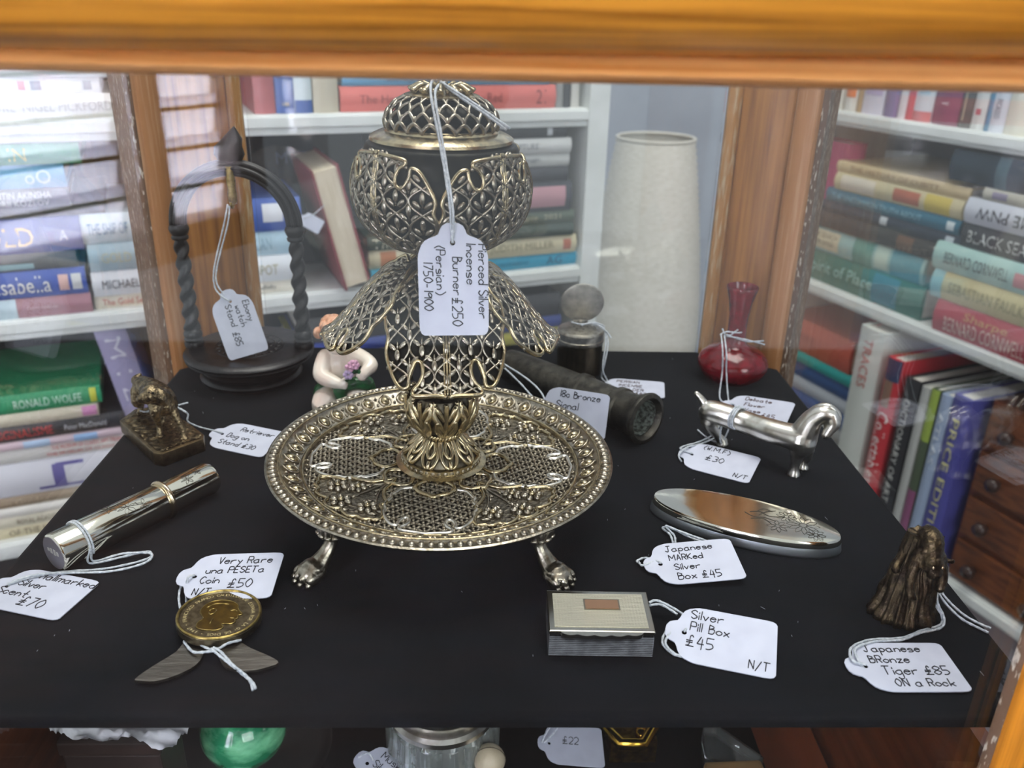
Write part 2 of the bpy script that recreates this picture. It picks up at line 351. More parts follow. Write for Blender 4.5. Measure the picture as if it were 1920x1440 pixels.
# ------------------------------------------------------------------ books
def book(label, M, L, Dd, T, hexc, title=None, tcol='f0ead8', tspan=(.1, .9), extras=(), page='w', group=None, th=.55, rough=.42, flip=False, cat='book'):
    r = thing('book', label, cat, group=group); r.matrix_world = M
    b = min(.0022, T*.14); bu = min(.004, T*.16)
    spine = [(-bu*math.sin(PI*k/6), T*k/6) for k in range(7)]                    # rounded back
    outer = [(Dd, 0)]+[(y, z) for y, z in spine]+[(Dd, T), (Dd, T-b), (b*1.2, T-b), (b*1.2, b), (Dd, b)]
    R = Matrix(((0, 0, 1, 0), (1, 0, 0, 0), (0, 1, 0, 0), (0, 0, 0, 1)))
    cm = paint(hexc, rough) if isinstance(hexc, str) else hexc
    MB().prism(outer, 0, L, R).build('cover', cm, r, angle=.5)
    g = .0025
    MB().box((g, b*1.3, b), (L-g, Dd-g, T-b)).build('page_block', PAGES if page == 'c' else PAGEW, r, smooth=False)
    e = bu+.0006
    for s0, s1, t0, t1, hc in extras:                                              # printed panels on the back of the book
        n = 6
        m = MB(); m.grid(lambda a, c: (L*(s0+(s1-s0)*a), -bu*math.sin(PI*(t0+(t1-t0)*c))-.00035, T*(t0+(t1-t0)*c)), 1, n)
        m.build('spine_panel', paint(hc), r)
    if title:
        for ti in (title if isinstance(title, list) else [(title, tcol, tspan, th, .5)]):
            body, tc, sp_, hh, tz = ti
            vs, fs = text_verts(body, (sp_[1]-sp_[0])*L, hh*T)
            if not vs: continue
            sg = -1 if flip else 1
            cx = (sp_[0]+sp_[1])/2*L
            pts = []
            for p in vs:
                zz = T*tz+sg*p.y; xx = cx+sg*p.x
                pts.append((xx, -bu*math.sin(PI*min(max(zz/T, 0), 1))-.0007, zz))
            MB().add(pts, fs).build('spine_title', mat('print_'+tc, tc, .5), r, smooth=False)
    return r
class Case:
    def __init__(s, ex, ey, anchor, dist):
        s.ex, s.ey = V(ex), V(ey); d = ray(*anchor); s.O = CAM+d*(dist/FPX); s.off = 0
    def at(s, u, v, off=0.0):
        d = ray(u, v); p = CAM+d*((s.O+s.ey*off-CAM).dot(s.ey)/d.dot(s.ey)); return (p-s.O).dot(s.ex), p.z
    def pt(s, a, z, off=0.0): 
        p = s.O+s.ex*a+s.ey*off; return V((p.x, p.y, z))
    def M(s, a, z, off=0.0): return basis(s.ex, s.ey, V((0, 0, 1)), s.pt(a, z, off))
    def pile(s, z, rows, where, group, depth=.14, off=.006, fliptitles=False):
        for q in rows:
            u0, u1, vt, vb, hc, desc = q[:6]; kw = q[6] if len(q) > 6 else {}
            kw = dict(kw); dz = kw.pop('skew', 0); dd = kw.pop('depth', depth)
            uc = (max(u0, -60)+min(u1, 1980))/2; o_ = off+random.uniform(-.003, .004)
            T = abs(s.at(uc, vt, o_)[1]-s.at(uc, vb, o_)[1]); vm = (vt+vb)/2
            a0, a1 = s.at(u0, vm, o_)[0], s.at(u1, vm, o_)[0]
            M = s.M(a0, z, o_) @ Matrix.Translation(((a1-a0)/2, 0, 0)) @ Matrix.Rotation(dz, 4, 'Z') @ Matrix.Translation((-(a1-a0)/2, 0, 0))
            book(desc+' '+where, M, a1-a0, dd, T, hc, group=group, **kw); z += T+.0004
        return z
    def row(s, z, rows, where, group, depth=.13, off=.008):
        x_prev = None
        for q in rows:
            u0, u1, vt, hc, desc = q[:5]; kw = dict(q[5]) if len(q) > 5 else {}
            lean = kw.pop('lean', 0); dd = kw.pop('depth', depth); vb = kw.pop('vb', None); zz = z
            vm = vt+60
            a0, a1 = s.at(u0, vm, off)[0], s.at(u1, vm, off)[0]
            if lean == 0 and x_prev is not None and a0 < x_prev: a0 = x_prev+.0005
            zt = s.at((u0+u1)/2, vt, off)[1]; L = zt-zz
            M = basis(V((0, 0, -1)), s.ey, V((0, 0, -1)).cross(s.ey), s.pt(a0, zt, off))
            if lean:
                piv = Matrix.Translation((L, 0, 0)); M = M @ piv @ Matrix.Rotation(lean, 4, 'Y') @ piv.inverted()
                M = M if kw.get('nolift') else Matrix.Translation((0, 0, max(0, math.sin(abs(lean))*(a1-a0)) if lean < 0 else 0)) @ M
            book(desc+' '+where, M, L, dd, a1-a0, hc, group=group, **kw); x_prev = a1
W = lambda *a: dict(title=[a])
# back bookcase ------------------------------------------------
h1 = math.radians(68.5)
BK = Case((math.sin(h1), math.cos(h1), 0), (-math.cos(h1), math.sin(h1), 0), (560, 549), .85)
zM, zU = BK.at(560, 549)[1], BK.at(560, 214)[1]; zL = BK.at(15, 1018)[1]
aL, aR = BK.at(-330, 600)[0], BK.at(1086, 500)[0]; aR2 = BK.at(1121, 500)[0]
case = thing('bookcase', 'white bookcase full of books behind the cabinet, spreading to its left', 'bookcase', BK.pt(aL, zM)); case.rotation_euler = (0, 0, math.atan2(BK.ex.y, BK.ex.x))
Lc = aR2-aL; ut = aR2-aR
def cbox(a0, d0, z0, a1, d1, z1): return MB().box((a0, d0, z0-zM), (a1, d1, z1-zM))
def shelf_board(a0, a1, zt, th, dep):
    m = cbox(a0, 0, zt-th, a1, dep, zt)
    m.box((a0, -.004, zt-th*.62-zM), (a1, 0, zt-th*.1-zM)); return m
for zt in (zL-.30, zL, zM, zU, zU+.235):
    shelf_board(0, Lc-ut, zt, .0185, .17).build('shelf', SHELFW, case, smooth=False, bevel=.001)
cbox(Lc-ut, -.004, -1.09, Lc, .18, zU+.42).build('upright', SHELFW, case, smooth=False, bevel=.001)
cbox(-.02, -.004, -1.09, 0, .18, zU+.42).build('upright', SHELFW, case, smooth=False, bevel=.001)
cbox(0, .172, -1.09, Lc-ut, .18, zU+.42).build('back_panel', mat('bookcase_back', '55575c', .7), case, smooth=False)
TT = lambda t, c, a, b, h=.5, z=.5: (t, c, (a, b), h, z)
Gt = 'books on the top shelf of the back bookcase'; Gm = 'books on the middle shelf of the back bookcase'; Gl = 'books on the lower shelf of the back bookcase'
BK.pile(zU, [
 (-140, 237, 190, 236, 'e9e8e2', 'thick white book with pale serif lettering', dict(title=[TT('TREASURE  NIGEL PICKFORD', 'b9b6ae', .16, .93, .4)])),
 (-150, 190, 161, 190, 'e2e3e2', 'thin white book with small red and grey emblems', dict(extras=((.53, .57, .2, .8, 'b5505a'), (.60, .66, .2, .8, '6a6c78'), (.9, .95, .2, .8, '8e9094')))),
 (-150, 230, 135, 160, 'cfd6d6', 'pale grey book at the pile top', {})], 'on the top shelf at far left', Gt)
BK.row(zU, [
 (474, 514, 110, 'a35f60', 'dull red upright book'), (515, 550, 108, '2f4f8c', 'blue upright book with gilt mark', dict(title=[TT('MP', 'c9b36a', .80, .86, .4)])),
 (551, 584, 112, 'c6d3d6', 'pale blue and white upright book', dict(extras=((.75, 1, 0, 1, '33548f'),))), (586, 633, 106, 'b9b19c', 'beige upright book'),
 ], 'on the top shelf above the leaning red book', Gt)
BK.pile(zU, [
 (637, 1040, 160, 206, 'c8645a', 'long salmon red book', dict(title=[TT('The House of', '8e3a34', .08, .36, .35), TT('Red', '8e3a34', .66, .73, .4), TT('21', '7c2f2c', .9, .95, .6)])),
 (640, 1030, 138, 159, '5c93b4', 'mid blue book with grey lettering', dict(title=[TT('ANTIQUES PRICE BOOK', '3d5b78', .2, .6, .5)]))], 'lying behind the burner lid on the top shelf', Gt)
BK.row(zU, [(1043, 1056, 112, '8f8f8c', 'slim grey upright book'), (1057, 1070, 110, '3b3c3e', 'slim charcoal upright book'), (1071, 1086, 116, 'c4c2ba', 'slim ivory upright book')], 'beside the white upright on the top shelf', Gt)
BK.pile(zM, [
 (-160, 176, 570, 606, '9a6a74', 'mauve book with pale left end', dict(extras=((0, .56, 0, 1, 'b9cdd6'),), title=[TT('Gerry Feldman', 'd7bcc0', .62, .8, .25)])),
 (-160, 166, 519, 569, '3a559f', 'blue book lettered Isabella', dict(title=[TT('Isabella', 'f2efe6', .46, .78, .62)], extras=((.83, .89, .2, .8, 'dcb6ac'), (.91, .97, .2, .8, 'd7d9d6')))),
 (-160, 147, 487, 518, '55575c', 'grey and black book with pale streak', dict(extras=((.3, .72, .1, .45, '9fc0c6'),))),
 (-160, 156, 421, 486, '2c3c80', 'thick navy book with large gold letters', dict(title=[TT('GOLD', 'd9b26a', .26, .70, .55), TT('A', 'cfd3e6', .86, .91, .3)])),
 (-160, 200, 402, 420, '2a2b2f', 'thin black book with rounded end', {}),
 (-160, 133, 366, 401, '3d4045', 'charcoal book with two lines of capitals', dict(title=[TT('KONSTANTIN AKINSHA', 'd6d6d2', .3, .88, .34, .7), TT('GRIGORII KOZLOV', 'd6d6d2', .36, .86, .34, .28)])),
 (-160, 125, 321, 365, '6aa3c4', 'light blue book with white rings', dict(title=[TT('oO', 'c9deea', .72, .9, .6)])),
 (-160, 152, 280, 320, '5d9a78', 'green book with yellow letters', dict(title=[TT('IN', 'c6bb6a', .55, .66, .6)]))], 'in the left pile of the middle shelf', Gm)
BK.pile(zM, [
 (181, 326, 573, 597, 'd9d2c0', 'cream book with red lettering', dict(title=[TT('The Gold Seekers', 'b5453c', .1, .85, .5)])),
 (176, 328, 527, 572, 'd9dbe0', 'white book with black capitals', dict(title=[TT('MICHAEL SCOTT', '3c3f48', .12, .98, .36)])),
 (169, 330, 475, 526, 'adc2cc', 'pale grey blue book with gold capitals', dict(title=[TT('GOLD DUST', 'c4c09a', .15, .85, .36)])),
 (156, 326, 420, 474, 'c8d6dc', 'white and blue book with a ship picture', dict(title=[TT('THE SHIP OF', '4f7d9c', .06, .5, .4)], extras=((.62, 1, .05, .6, '8fb4c9'), (.7, .9, .3, .6, '5d7fa3'))))], 'in the second pile beside the cabinet post', Gm)
BK.pile(zM, [
 (474, 566, 555, 577, 'd8d3c4', 'thin cream book with small black word', dict(title=[TT('Sotheby', '5a5a5a', .1, .5, .5)])),
 (469, 566, 507, 554, 'd5dade', 'white book lettered SPOT', dict(title=[TT('SPOT', 'a09a78', .12, .55, .4)])),
 (464, 566, 462, 506, 'a9c6d2', 'pale blue book with a small plane', dict(title=[TT('I  LAN', '7fa0b0', .05, .45, .5)])),
 (456, 566, 400, 461, '3c5a9c', 'royal blue book with white barcode patch', dict(extras=((.34, .68, .3, .85, 'd9dde0'),)))], 'seen through the watch stand arch', Gm)
# a large dark book standing face out, and the red book leaning on it
a0, z0 = BK.at(445, 540, .05); a1, z1 = BK.at(700, 252, .05)
MD = basis(BK.ex, V((0, 0, 1)), -BK.ey, BK.pt(a0, zM+.001, .098))
dk = book('large black book standing face out behind the burner bowl', basis(V((0, 0, 1)), -BK.ex, BK.ey, BK.pt(a1, zM+.001, .10)), z1-zM, a1-a0, .022, '26282d', group=Gm, rough=.3)
vs, fs = text_verts('MUSIC', .05, .012)
MB().add([V((.115+p.y, (a1-a0)*.45-p.x, -.0006)) for p in vs], fs).build('cover_title', paint('4a5468'), dk, smooth=False)
def leaning():
    L = .122; T = .027; lean = .22
    s_, _ = BK.at(628, 540, 0)
    base = BK.pt(s_, zM, -.008)
    ez = BK.ex*math.cos(lean)+V((0, 0, 1))*math.sin(lean); exv = V((0, 0, 1))*math.cos(lean)-BK.ex*math.sin(lean)
    # fore edge faces the viewer: spine points into the shelf
    ey = -BK.ey; ez = exv.cross(ey)
    M = basis(exv, ey, ez, base+BK.ey*.115+V((0, 0, .001))+BK.ex*.008)
    return book('red book leaning with its cream fore edge to the viewer', M, L, .12, T, '7d3a3e', page='c', group=Gm)
leaning()
BK.pile(zM, [
 (693, 1081, 487, 512, '2094b4', 'bright teal book', dict(title=[TT('MILLERS ANTIQUES HANDBOOK', '156f8c', .45, .75, .3), TT('AG', '0f4f66', .84, .92, .6)], skew=.03)),
 (690, 1078, 452, 486, 'cfc6a6', 'cream book with large grey capitals', dict(title=[TT('JUDITH MILLER', '948c74', .56, .88, .5), TT('AN', '8d8a78', .18, .25, .4)], extras=((.05, .12, .1, .9, 'b5764f'), (.93, .97, .2, .8, 'b5705a')))),
 (688, 1074, 427, 451, '33443a', 'dark green book with cream title', dict(title=[TT('The Treasure Table', 'cfcab4', .02, .55, .75)])),
 (800, 1075, 402, 426, '52604f', 'olive green book', dict(title=[TT('Magpie  2021', 'a9a68c', .55, .9, .5)])),
 (800, 1070, 345, 401, '3a3d45', 'charcoal book with a pink picture', dict(extras=((.66, .95, .15, .85, 'b88a92'), (.56, .7, .35, .7, 'b5545c')))),
 (800, 1064, 317, 344, '33343a', 'black book with small white mark', dict(extras=((.6, .64, .3, .8, 'b9bcc4'),))),
 (800, 1066, 290, 316, 'c9cac6', 'pale grey thin book', dict(title=[TT('Caravaggio', '777a80', .6, .78, .35)])),
 (800, 1070, 261, 289, 'd2d3d0', 'white book with grey capitals', dict(title=[TT('SCULPTURE', '909296', .5, .76, .4)])),
 (800, 1062, 236, 260, '2e2f33', 'black book with a white dot', dict(extras=((.85, .89, .2, .8, 'c9ccd0'),)))], 'in the right pile behind the burner', Gm)
BK.pile(zL, [
 (-170, 150, 900, 921, 'c9bf9f', 'tan book with grey capitals', dict(title=[TT('OF THE MASTERS', '6a6454', .5, .95, .55)])),
 (-170, 178, 878, 899, 'cfc9b4', 'cream catalogue with capitals', dict(title=[TT('ROYAL ACADEMY OF ARTS 1980', '807a68', .5, .98, .5)])),
 (-170, 200, 860, 877, 'dddad2', 'white catalogue', {}),
 (-170, 222, 840, 859, '8f7d66', 'brown edged book', dict(title=[TT('Museum Guides', 'b3a48c', .2, .6, .5)])),
 (-170, 236, 777, 839, 'd3d3da', 'thick white book with a purple drawing', dict(extras=((.60, .66, .2, .85, '5d5890'), (.62, .76, .78, .88, '5d5890'), (.52, .8, .1, .2, '5d5890'), (.9, .97, .35, .6, '9a6a58')))),
 (-170, 245, 748, 776, 'd6d4cf', 'white book with two red lines', dict(title=[TT('THE MUSEUM OF CLASSIC ART TREASURES', 'c0463f', .58, .97, .25, .72), TT('THE MUSEUM OF CLASSIC ART', 'c0463f', .55, .96, .25, .3)])),
 (-170, 236, 733, 747, 'c9b4bc', 'pink and blue striped booklet', dict(extras=((.45, .58, 0, 1, 'a5bcd6'), (.7, .82, 0, 1, '8fb0d6')))),
 (-170, 222, 702, 732, '2a2c31', 'black book with red block lettering', dict(title=[TT('ORIGINALISME', 'c43f3c', .28, .62, .55), TT('Peter MacDonald', 'd0d2d6', .68, .9, .35)])),
 (-170, 170, 677, 701, 'cfc7b2', 'cream book with a pink end patch', dict(extras=((.9, .99, .1, .9, 'c987b4'),))),
 (-170, 175, 640, 676, '1f8a5c', 'green book with white capitals', dict(title=[TT('RONALD WOLFE', 'cfe6d8', .48, .88, .45)], extras=((.93, .97, .1, .9, 'c9c94a'),)))], 'in the lower left pile', Gl, depth=.13)
zLL = zL-.30
BK.pile(zLL+.17, [(-170, 120, 992, 1016, '3e4c46', 'dark green flat book', {})], 'under the lower shelf', 'books below the lower shelf') if False else None
BK.row(zL, [(254, 312, 612, '9d98b8', 'leaning lilac book lettered down its back', dict(title=[TT('M I L L', 'd6d3e2', .05, .5, .5)], lean=-.16)),
 (340, 368, 640, '3f7dc0', 'small bright blue book', {})], 'behind the dog figure', Gl)
BK.pile(BK.at(900, 660)[1], [
 (560, 1052, 622, 648, 'b0a83c', 'yellow green book', {}), (570, 1050, 598, 621, '2f3f80', 'navy blue book', {}), (560, 1048, 552, 597, '3c3c3e', 'thick dark grey book', {})], 'below the middle shelf behind the burner', Gl)
MB().box((0, .0, 0), (BK.at(1060, 640)[0]-BK.at(545, 640)[0], .15, BK.at(900, 660)[1]-zL-.001)).build('book', paint('26272b')).matrix_world = BK.M(BK.at(545, 640)[0], zL, .01)
_o = bpy.data.objects['book'] if bpy.data.objects['book'].type == 'MESH' else [o for o in bpy.data.objects if o.name.startswith('book') and o.type == 'MESH'][0]
_o.name = 'box_file'; tag(_o, 'black box file under the yellow green book', 'box')
# right bookcase ------------------------------------------------
h2 = math.radians(-22)
RK = Case((-math.sin(h2), -math.cos(h2), 0), (math.cos(h2), -math.sin(h2), 0), (1700, 597), 1.0)
yM, yU = RK.at(1700, 597)[1], RK.at(1700, 226)[1]; yL = RK.at(1840, 1128)[1]
cL, cR = RK.at(1470, 520)[0], RK.at(2150, 700)[0]
rc = thing('bookcase', 'white bookcase of novels standing to the right of the cabinet', 'bookcase', RK.pt(cL, yM)); rc.rotation_euler = (0, 0, math.atan2(RK.ex.y, RK.ex.x))
def rbox(a0, d0, z0, a1, d1, z1): return MB().box((a0, d0, z0-yM), (a1, d1, z1-yM))
for zt in (yL, yM, yU, yU+.26):
    m = rbox(0, 0, zt-.017, cR-cL, .19, zt); m.box((0, -.004, zt-.012-yM), (cR-cL, 0, zt-.002-yM)); m.build('shelf', SHELFW, rc, smooth=False, bevel=.001)
for q0 in (-.018, cR-cL): rbox(q0, -.004, -1.09, q0+.018, .2, yU+.45).build('upright', SHELFW, rc, smooth=False, bevel=.001)
rbox(0, .192, -1.09, cR-cL, .2, yU+.45).build('back_panel', mat('pale_back', '9a8f92', .7), rc, smooth=False)
Gr = 'books on the top shelf of the right bookcase'; Gs = 'books lying on the middle shelf of the right bookcase'; Gv = 'books on the lower shelf of the right bookcase'
RK.row(yU, [
 (1532, 1553, 96, '8d8674', 'grey beige upright book', {}), (1555, 1588, 92, 'd6d2c6', 'cream book with red lettering', dict(title=[TT('SPINE', 'c05a50', .5, .75, .5)])),
 (1590, 1612, 100, 'd6d4cc', 'white book with orange band', dict(extras=((.35, .75, .1, .9, 'd9702c'),))), (1613, 1622, 105, 'b0936a', 'thin tan book', {}),
 (1623, 1666, 90, 'd3cfdc', 'white book with lilac picture', dict(extras=((.3, .7, .1, .9, 'b3a6c6'),))), (1668, 1692, 95, '7d6b96', 'purple book', {}),
 (1693, 1708, 100, 'd9d3d6', 'slim white book', {}), (1709, 1723, 96, 'c2454c', 'slim red book', {}),
 (1724, 1760, 92, 'cfd6da', 'pale picture book with red foot', dict(extras=((.85, 1, 0, 1, 'c66a66'), (.3, .6, .2, .8, 'a7c0d2')))),
 (1762, 1812, 90, '7d2f4e', 'wide plum book with a white bird mark', dict(title=[TT('v', 'e0d6da', .69, .73, .3)])), (1813, 1836, 94, '4a443e', 'dark brown book', dict(extras=((.1, .9, .35, .5, 'b3a68c'),))),
 (1837, 1862, 98, 'cfd0cc', 'white book with small red heart', dict(extras=((.72, .8, .3, .7, 'b5505a'),))), (1863, 1872, 100, '4f82a0', 'thin blue book', {}),
 (1873, 1902, 96, 'd2d6de', 'white book lettered in dark capitals', dict(title=[TT('PICASSO', '5a6470', .58, .82, .4)])), (1904, 1950, 92, 'dcd8c4', 'ivory book', {})],
 'on the top shelf at right', Gr)
# a magenta book standing edge on at the far end
a0 = RK.at(1497, 350, .06)[0]; zt = RK.at(1530, 250, .05)[1]
book('magenta book standing with white page edges beside the post', basis(V((0, 0, 1)), RK.ex*-1, RK.ey, RK.pt(RK.at(1582, 350, .02)[0], yM, .02)), zt-yM, .10, .028, 'b5386a', group=Gs)
RK.pile(yM, [
 (1478, 1741, 505, 566, '1f6b5c', 'dark green book with silver lettering', dict(title=[TT('Spirit of Place', '9cc9bc', .14, .66, .5)], extras=((.66, .84, .05, .95, '2f7d8c'),), skew=-.02)),
 (1500, 1742, 455, 504, '9cc0bc', 'pale teal book with a lettered cream label', dict(extras=((.08, .34, .12, .9, 'd6ccac'), (.46, .62, 0, 1, '5f9a8c'), (.64, .74, .1, 1, 'c3d6c6'), (.76, .98, 0, 1, '4f94a0')), title=[TT('THE SEARCH', '5a5648', .1, .32, .2, .7), TT('FOR GOLD', '5a5648', .12, .3, .2, .4)])),
 (1516, 1818, 420, 454, '332c29', 'black and brown book with rounded back', dict(extras=((.62, .72, .1, .9, '6a4a34'),), title=[TT('y', 'd6d6d6', .84, .88, .6)])),
 (1538, 1818, 396, 419, '2b3644', 'dark blue book with white disc', dict(extras=((.46, .51, .2, .9, 'cfd3d6'), (.9, .95, .2, .8, 'b9c0c6')))),
 (1548, 1812, 368, 395, '2c6a80', 'teal blue book with small capitals', dict(title=[TT('THE UNCOMMON TRUTH ABOUT', '8fc0cc', .06, .75, .4)], extras=((.92, .97, .2, .8, 'd0dadc'),))),
 (1566, 1818, 331, 367, 'cfc39c', 'cream book with a red and yellow picture', dict(extras=((.06, .35, .1, .9, 'dad3c2'), (.5, .7, .15, .85, 'b5694f'), (.74, .92, .05, .95, 'cdb85a')))),
 (1570, 1832, 307, 330, 'd3bd92', 'buff book with worn capitals', dict(title=[TT('THE HISTORY OF CUBITT', '9a7c54', .12, .8, .45)]))],
 'in the pile nearest the right post', Gs, depth=.15)
RK.pile(yM, [
 (1746, 2010, 590, 656, 'a8434e', 'red book with pale capitals', dict(title=[TT('BERNARD CORNWELL', 'd6bcb0', .1, .75, .45, .35), TT('Sharpe', 'c09a6a', .25, .6, .3, .72)])),
 (1742, 2000, 531, 589, 'c3b98c', 'yellow and blue book with pale serif capitals', dict(title=[TT('SEBASTIAN FAULKS', '8f8a68', .16, .8, .4)], extras=((0, .1, 0, 1, '8fb9bc'),))),
 (1748, 2010, 474, 530, 'a9cbc3', 'mint green book with dark capitals', dict(title=[TT('BERNARD CORNWELL', '3f4c4c', .1, .62, .42)], extras=((.66, .75, .2, .7, 'c98f90'),))),
 (1805, 2030, 424, 473, '34383c', 'black book with spaced white capitals', dict(title=[TT('BLACK SEA', 'c6c9c6', .06, .62, .5)])),
 (1812, 2030, 371, 423, 'c9cdd6', 'white book with upside-down black capitals', dict(title=[TT('PIME PNW', '3c3f46', .12, .75, .45)], flip=True)),
 (1846, 2020, 346, 370, 'b9b6a6', 'grey cream thin book', dict(extras=((.12, .3, .2, .8, '8d879c'),))),
 (1784, 2030, 282, 345, '22333f', 'thick dark navy book with rounded back', dict(extras=((.4, .5, 0, 1, '4f6670'),)))],
 'in the pile at the right edge', Gs, depth=.16, off=.0)
# lower shelf of the right bookcase
zb = RK.at(1600, 745, .03)[1]
zz = RK.pile(zb-.10, [], '', '')
RK.pile(RK.at(1540, 800, .012)[1]-.012, [
 (1430, 1592, 838, 866, '9a9a9a', 'grey book', {}), (1430, 1592, 810, 837, '3d5a90', 'blue and white book', dict(extras=((.1, .9, .05, .3, 'c6cdd6'),))),
 (1430, 1592, 782, 809, 'b9bec6', 'white book', {}), (1430, 1592, 752, 781, '24508a', 'deep blue book', {}),
 (1430, 1592, 730, 751, '18a09a', 'turquoise thin book', {}), (1430, 1592, 668, 729, 'b8543e', 'thick orange red book with worn cover', dict(page='c', title=[TT('QUERY', '9a3f30', .3, .6, .25)], depth=.17))],
 'lying flat behind the red vase', Gv, depth=.15, off=.012)
RK.row(yL, [
 (1604, 1652, 612, 'd3d6cf', 'tall white book with red lettering', dict(title=[TT('TRACES', 'c06a60', .05, .3, .35)])),
 (1654, 1686, 668, 'c22f38', 'red book with portrait and white lettering', dict(title=[TT('Collectables', 'f0e6e2', .30, .72, .7)], extras=((.0, .12, .05, .95, '2b3a5c'), (.12, .27, .1, .7, '8c6a58')))),
 (1687, 1716, 706, '25262a', 'black book with white lettering', dict(title=[TT('DICTIONARY OF ART', 'c6c6c2', .12, .75, .4)])),
 (1717, 1734, 720, 'b9bab6', 'grey thin book', {}), (1735, 1752, 724, '4c5a44', 'green and pink thin book', dict(extras=((0, .3, 0, 1, '9ab04a'), (.6, 1, 0, 1, '8c4f74')))),
 (1753, 1775, 735, 'a3b4d0', 'pale blue book', dict(title=[TT('ATLAS', 'd6dee8', .1, .4, .5)])), (1776, 1814, 738, '4a4a96', 'violet book with yellow capitals', dict(title=[TT('PRICE EDITION', 'c9c48c', .12, .9, .4)]))],
 'in the standing row behind the glass at right', Gv, depth=.16, off=-.012)
# small wooden drawers on that lower shelf
c0, c1 = RK.at(1818, 900, .008)[0], RK.at(2100, 900, .008)[0]; ch = RK.at(1830, 735, .008)[1]-yL
cst = thing('drawer_chest', 'small mahogany chest of drawers beside the violet book at right', 'chest', RK.pt(c0, yL, .008)); cst.rotation_euler = rc.rotation_euler
Lw = c1-c0
MB().box((0, 0.004, 0), (Lw, .17, ch)).build('carcass', MAHOG, cst, smooth=False, bevel=.002)
n = 4
for k in range(n):
    d = MB().box((.006, -.004, ch*k/n+.005), (Lw-.006, .02, ch*(k+1)/n-.004)).build('drawer', mat('drawer_front', '74401f', .35, 0, '4c2610', 30, (1, .3, 6), .4, .66, .2, 60), cst, smooth=False, bevel=.0015)
    for f_ in (.25, .75):
        MB().lathe([(.0, -.004), (.004, -.006), (.004, -.010), (.008, -.014), (.007, -.019), (0, -.021)], 16, (Lw*f_, 0, ch*(k+.5)/n), Matrix(((1, 0, 0, 0), (0, 0, 1, 0), (0, -1, 0, 0), (0, 0, 0, 1)))).build('knob', mat('dark_knob', '33201a', .3), d)
# paper floor lamp between the bookcases
lc = D(1197, 640, 1.22); lz0 = -1.1; R0 = (D(1302, 600, 1.22)-D(1090, 600, 1.22)).length/2; R1 = (D(1265, 262, 1.22)-D(1120, 262, 1.22)).length/2
ztop = D(1195, 258, 1.22).z; zwide = D(1195, 620, 1.22).z
lamp = thing('paper_floor_lamp', 'tall white ribbed paper lantern standing against the pale wall', 'lamp', (lc.x, lc.y, lz0))
prof = []
for k in range(241):
    z = lz0+.02+(ztop-lz0-.02)*k/240; f_ = (z-zwide)/(ztop-zwide)
    r = R0+(R1-R0)*max(f_, 0)**1.5 if f_ > 0 else R0*(1-.12*min(1, (-f_)*.8))
    prof.append((r+(.0012 if k % 2 else -.0006), z-lz0))
pap = MB(); pap.lathe(prof, 56); pap.f = [f_ for f_ in pap.f if len(f_) == 4]
PAPM = mat('rice_paper', 'dedad0', .8, 0, 'cfcabd', 120, (1, 1, 4), .4, .7)
pap.build('paper_shade', PAPM, lamp)
MB().tube([(R1*math.cos(a*PI/16), R1*math.sin(a*PI/16), ztop-lz0) for a in range(32)], .0025, 6, closed=True).build('top_ring', mat('wire', 'c9c5ba', .5), lamp)
MB().lathe([(0, 0), (R0*.7, 0), (R0*.7, .02), (0, .022)], 32).build('base', mat('lamp_base', '2a2a2a', .5), lamp)
# ------------------------------------------------------------------ the pierced incense burner
C0 = S(826, 868, .026); BX, BY = C0.x, C0.y
burner = thing('incense_burner', 'ornate pierced silver incense burner on a footed tray at the shelf centre', 'incense burner', (BX, BY, 0)); burner.rotation_euler = (0, .012, 0); burner.location.z = .0009
HALF = [(.50, 0), (.72, .03), (.84, .12), (.93, .2), (.91, .27), (.99, .36), (1.0, .45), (.95, .52), (.98, .6), (.92, .69), (.83, .78), (.73, .845), (.63, .85), (.60, .77), (.51, .69), (.41, .70), (.385, .77), (.45, .84), (.54, .885), (.53, .94), (.36, .965), (.17, .98), (0, 1.0)]
PET = [V((a, b, 0)) for a, b in HALF]+[V((-a, b, 0)) for a, b in reversed(HALF[:-1])]
PETC = spline(PET, 5)                       # open at the base
PETP = [(p.x, p.y) for p in PETC]
def ogee(nx, ny):                           # net of wavy lines, and three-leaf sprigs in its cells, in petal space
    lines = []; cells = []
    wv = 2.0/nx
    for k in range(-nx, nx+1):
        for ph in (0, 1):
            pts = []
            for j in range(ny*8*2+1):
                b = -.1+1.2*j/(ny*16)
                a = (k+.0)*wv+(wv/2)*math.cos(PI*b*ny+ph*PI)*.98
                pts.append((a, b))
            lines.append(pts)
        for j in range(-1, ny+1):
            cells.append((k*wv, j/ny)); cells.append(((k+.5)*wv, (j+.5)/ny))
    return lines, cells
def runs(pts, poly):
    out = []; cur = []
    for p in pts:
        if inside(p, poly): cur.append(p)
        else:
            if len(cur) > 2: out.append(cur)
            cur = []
    if len(cur) > 2: out.append(cur)
    return out
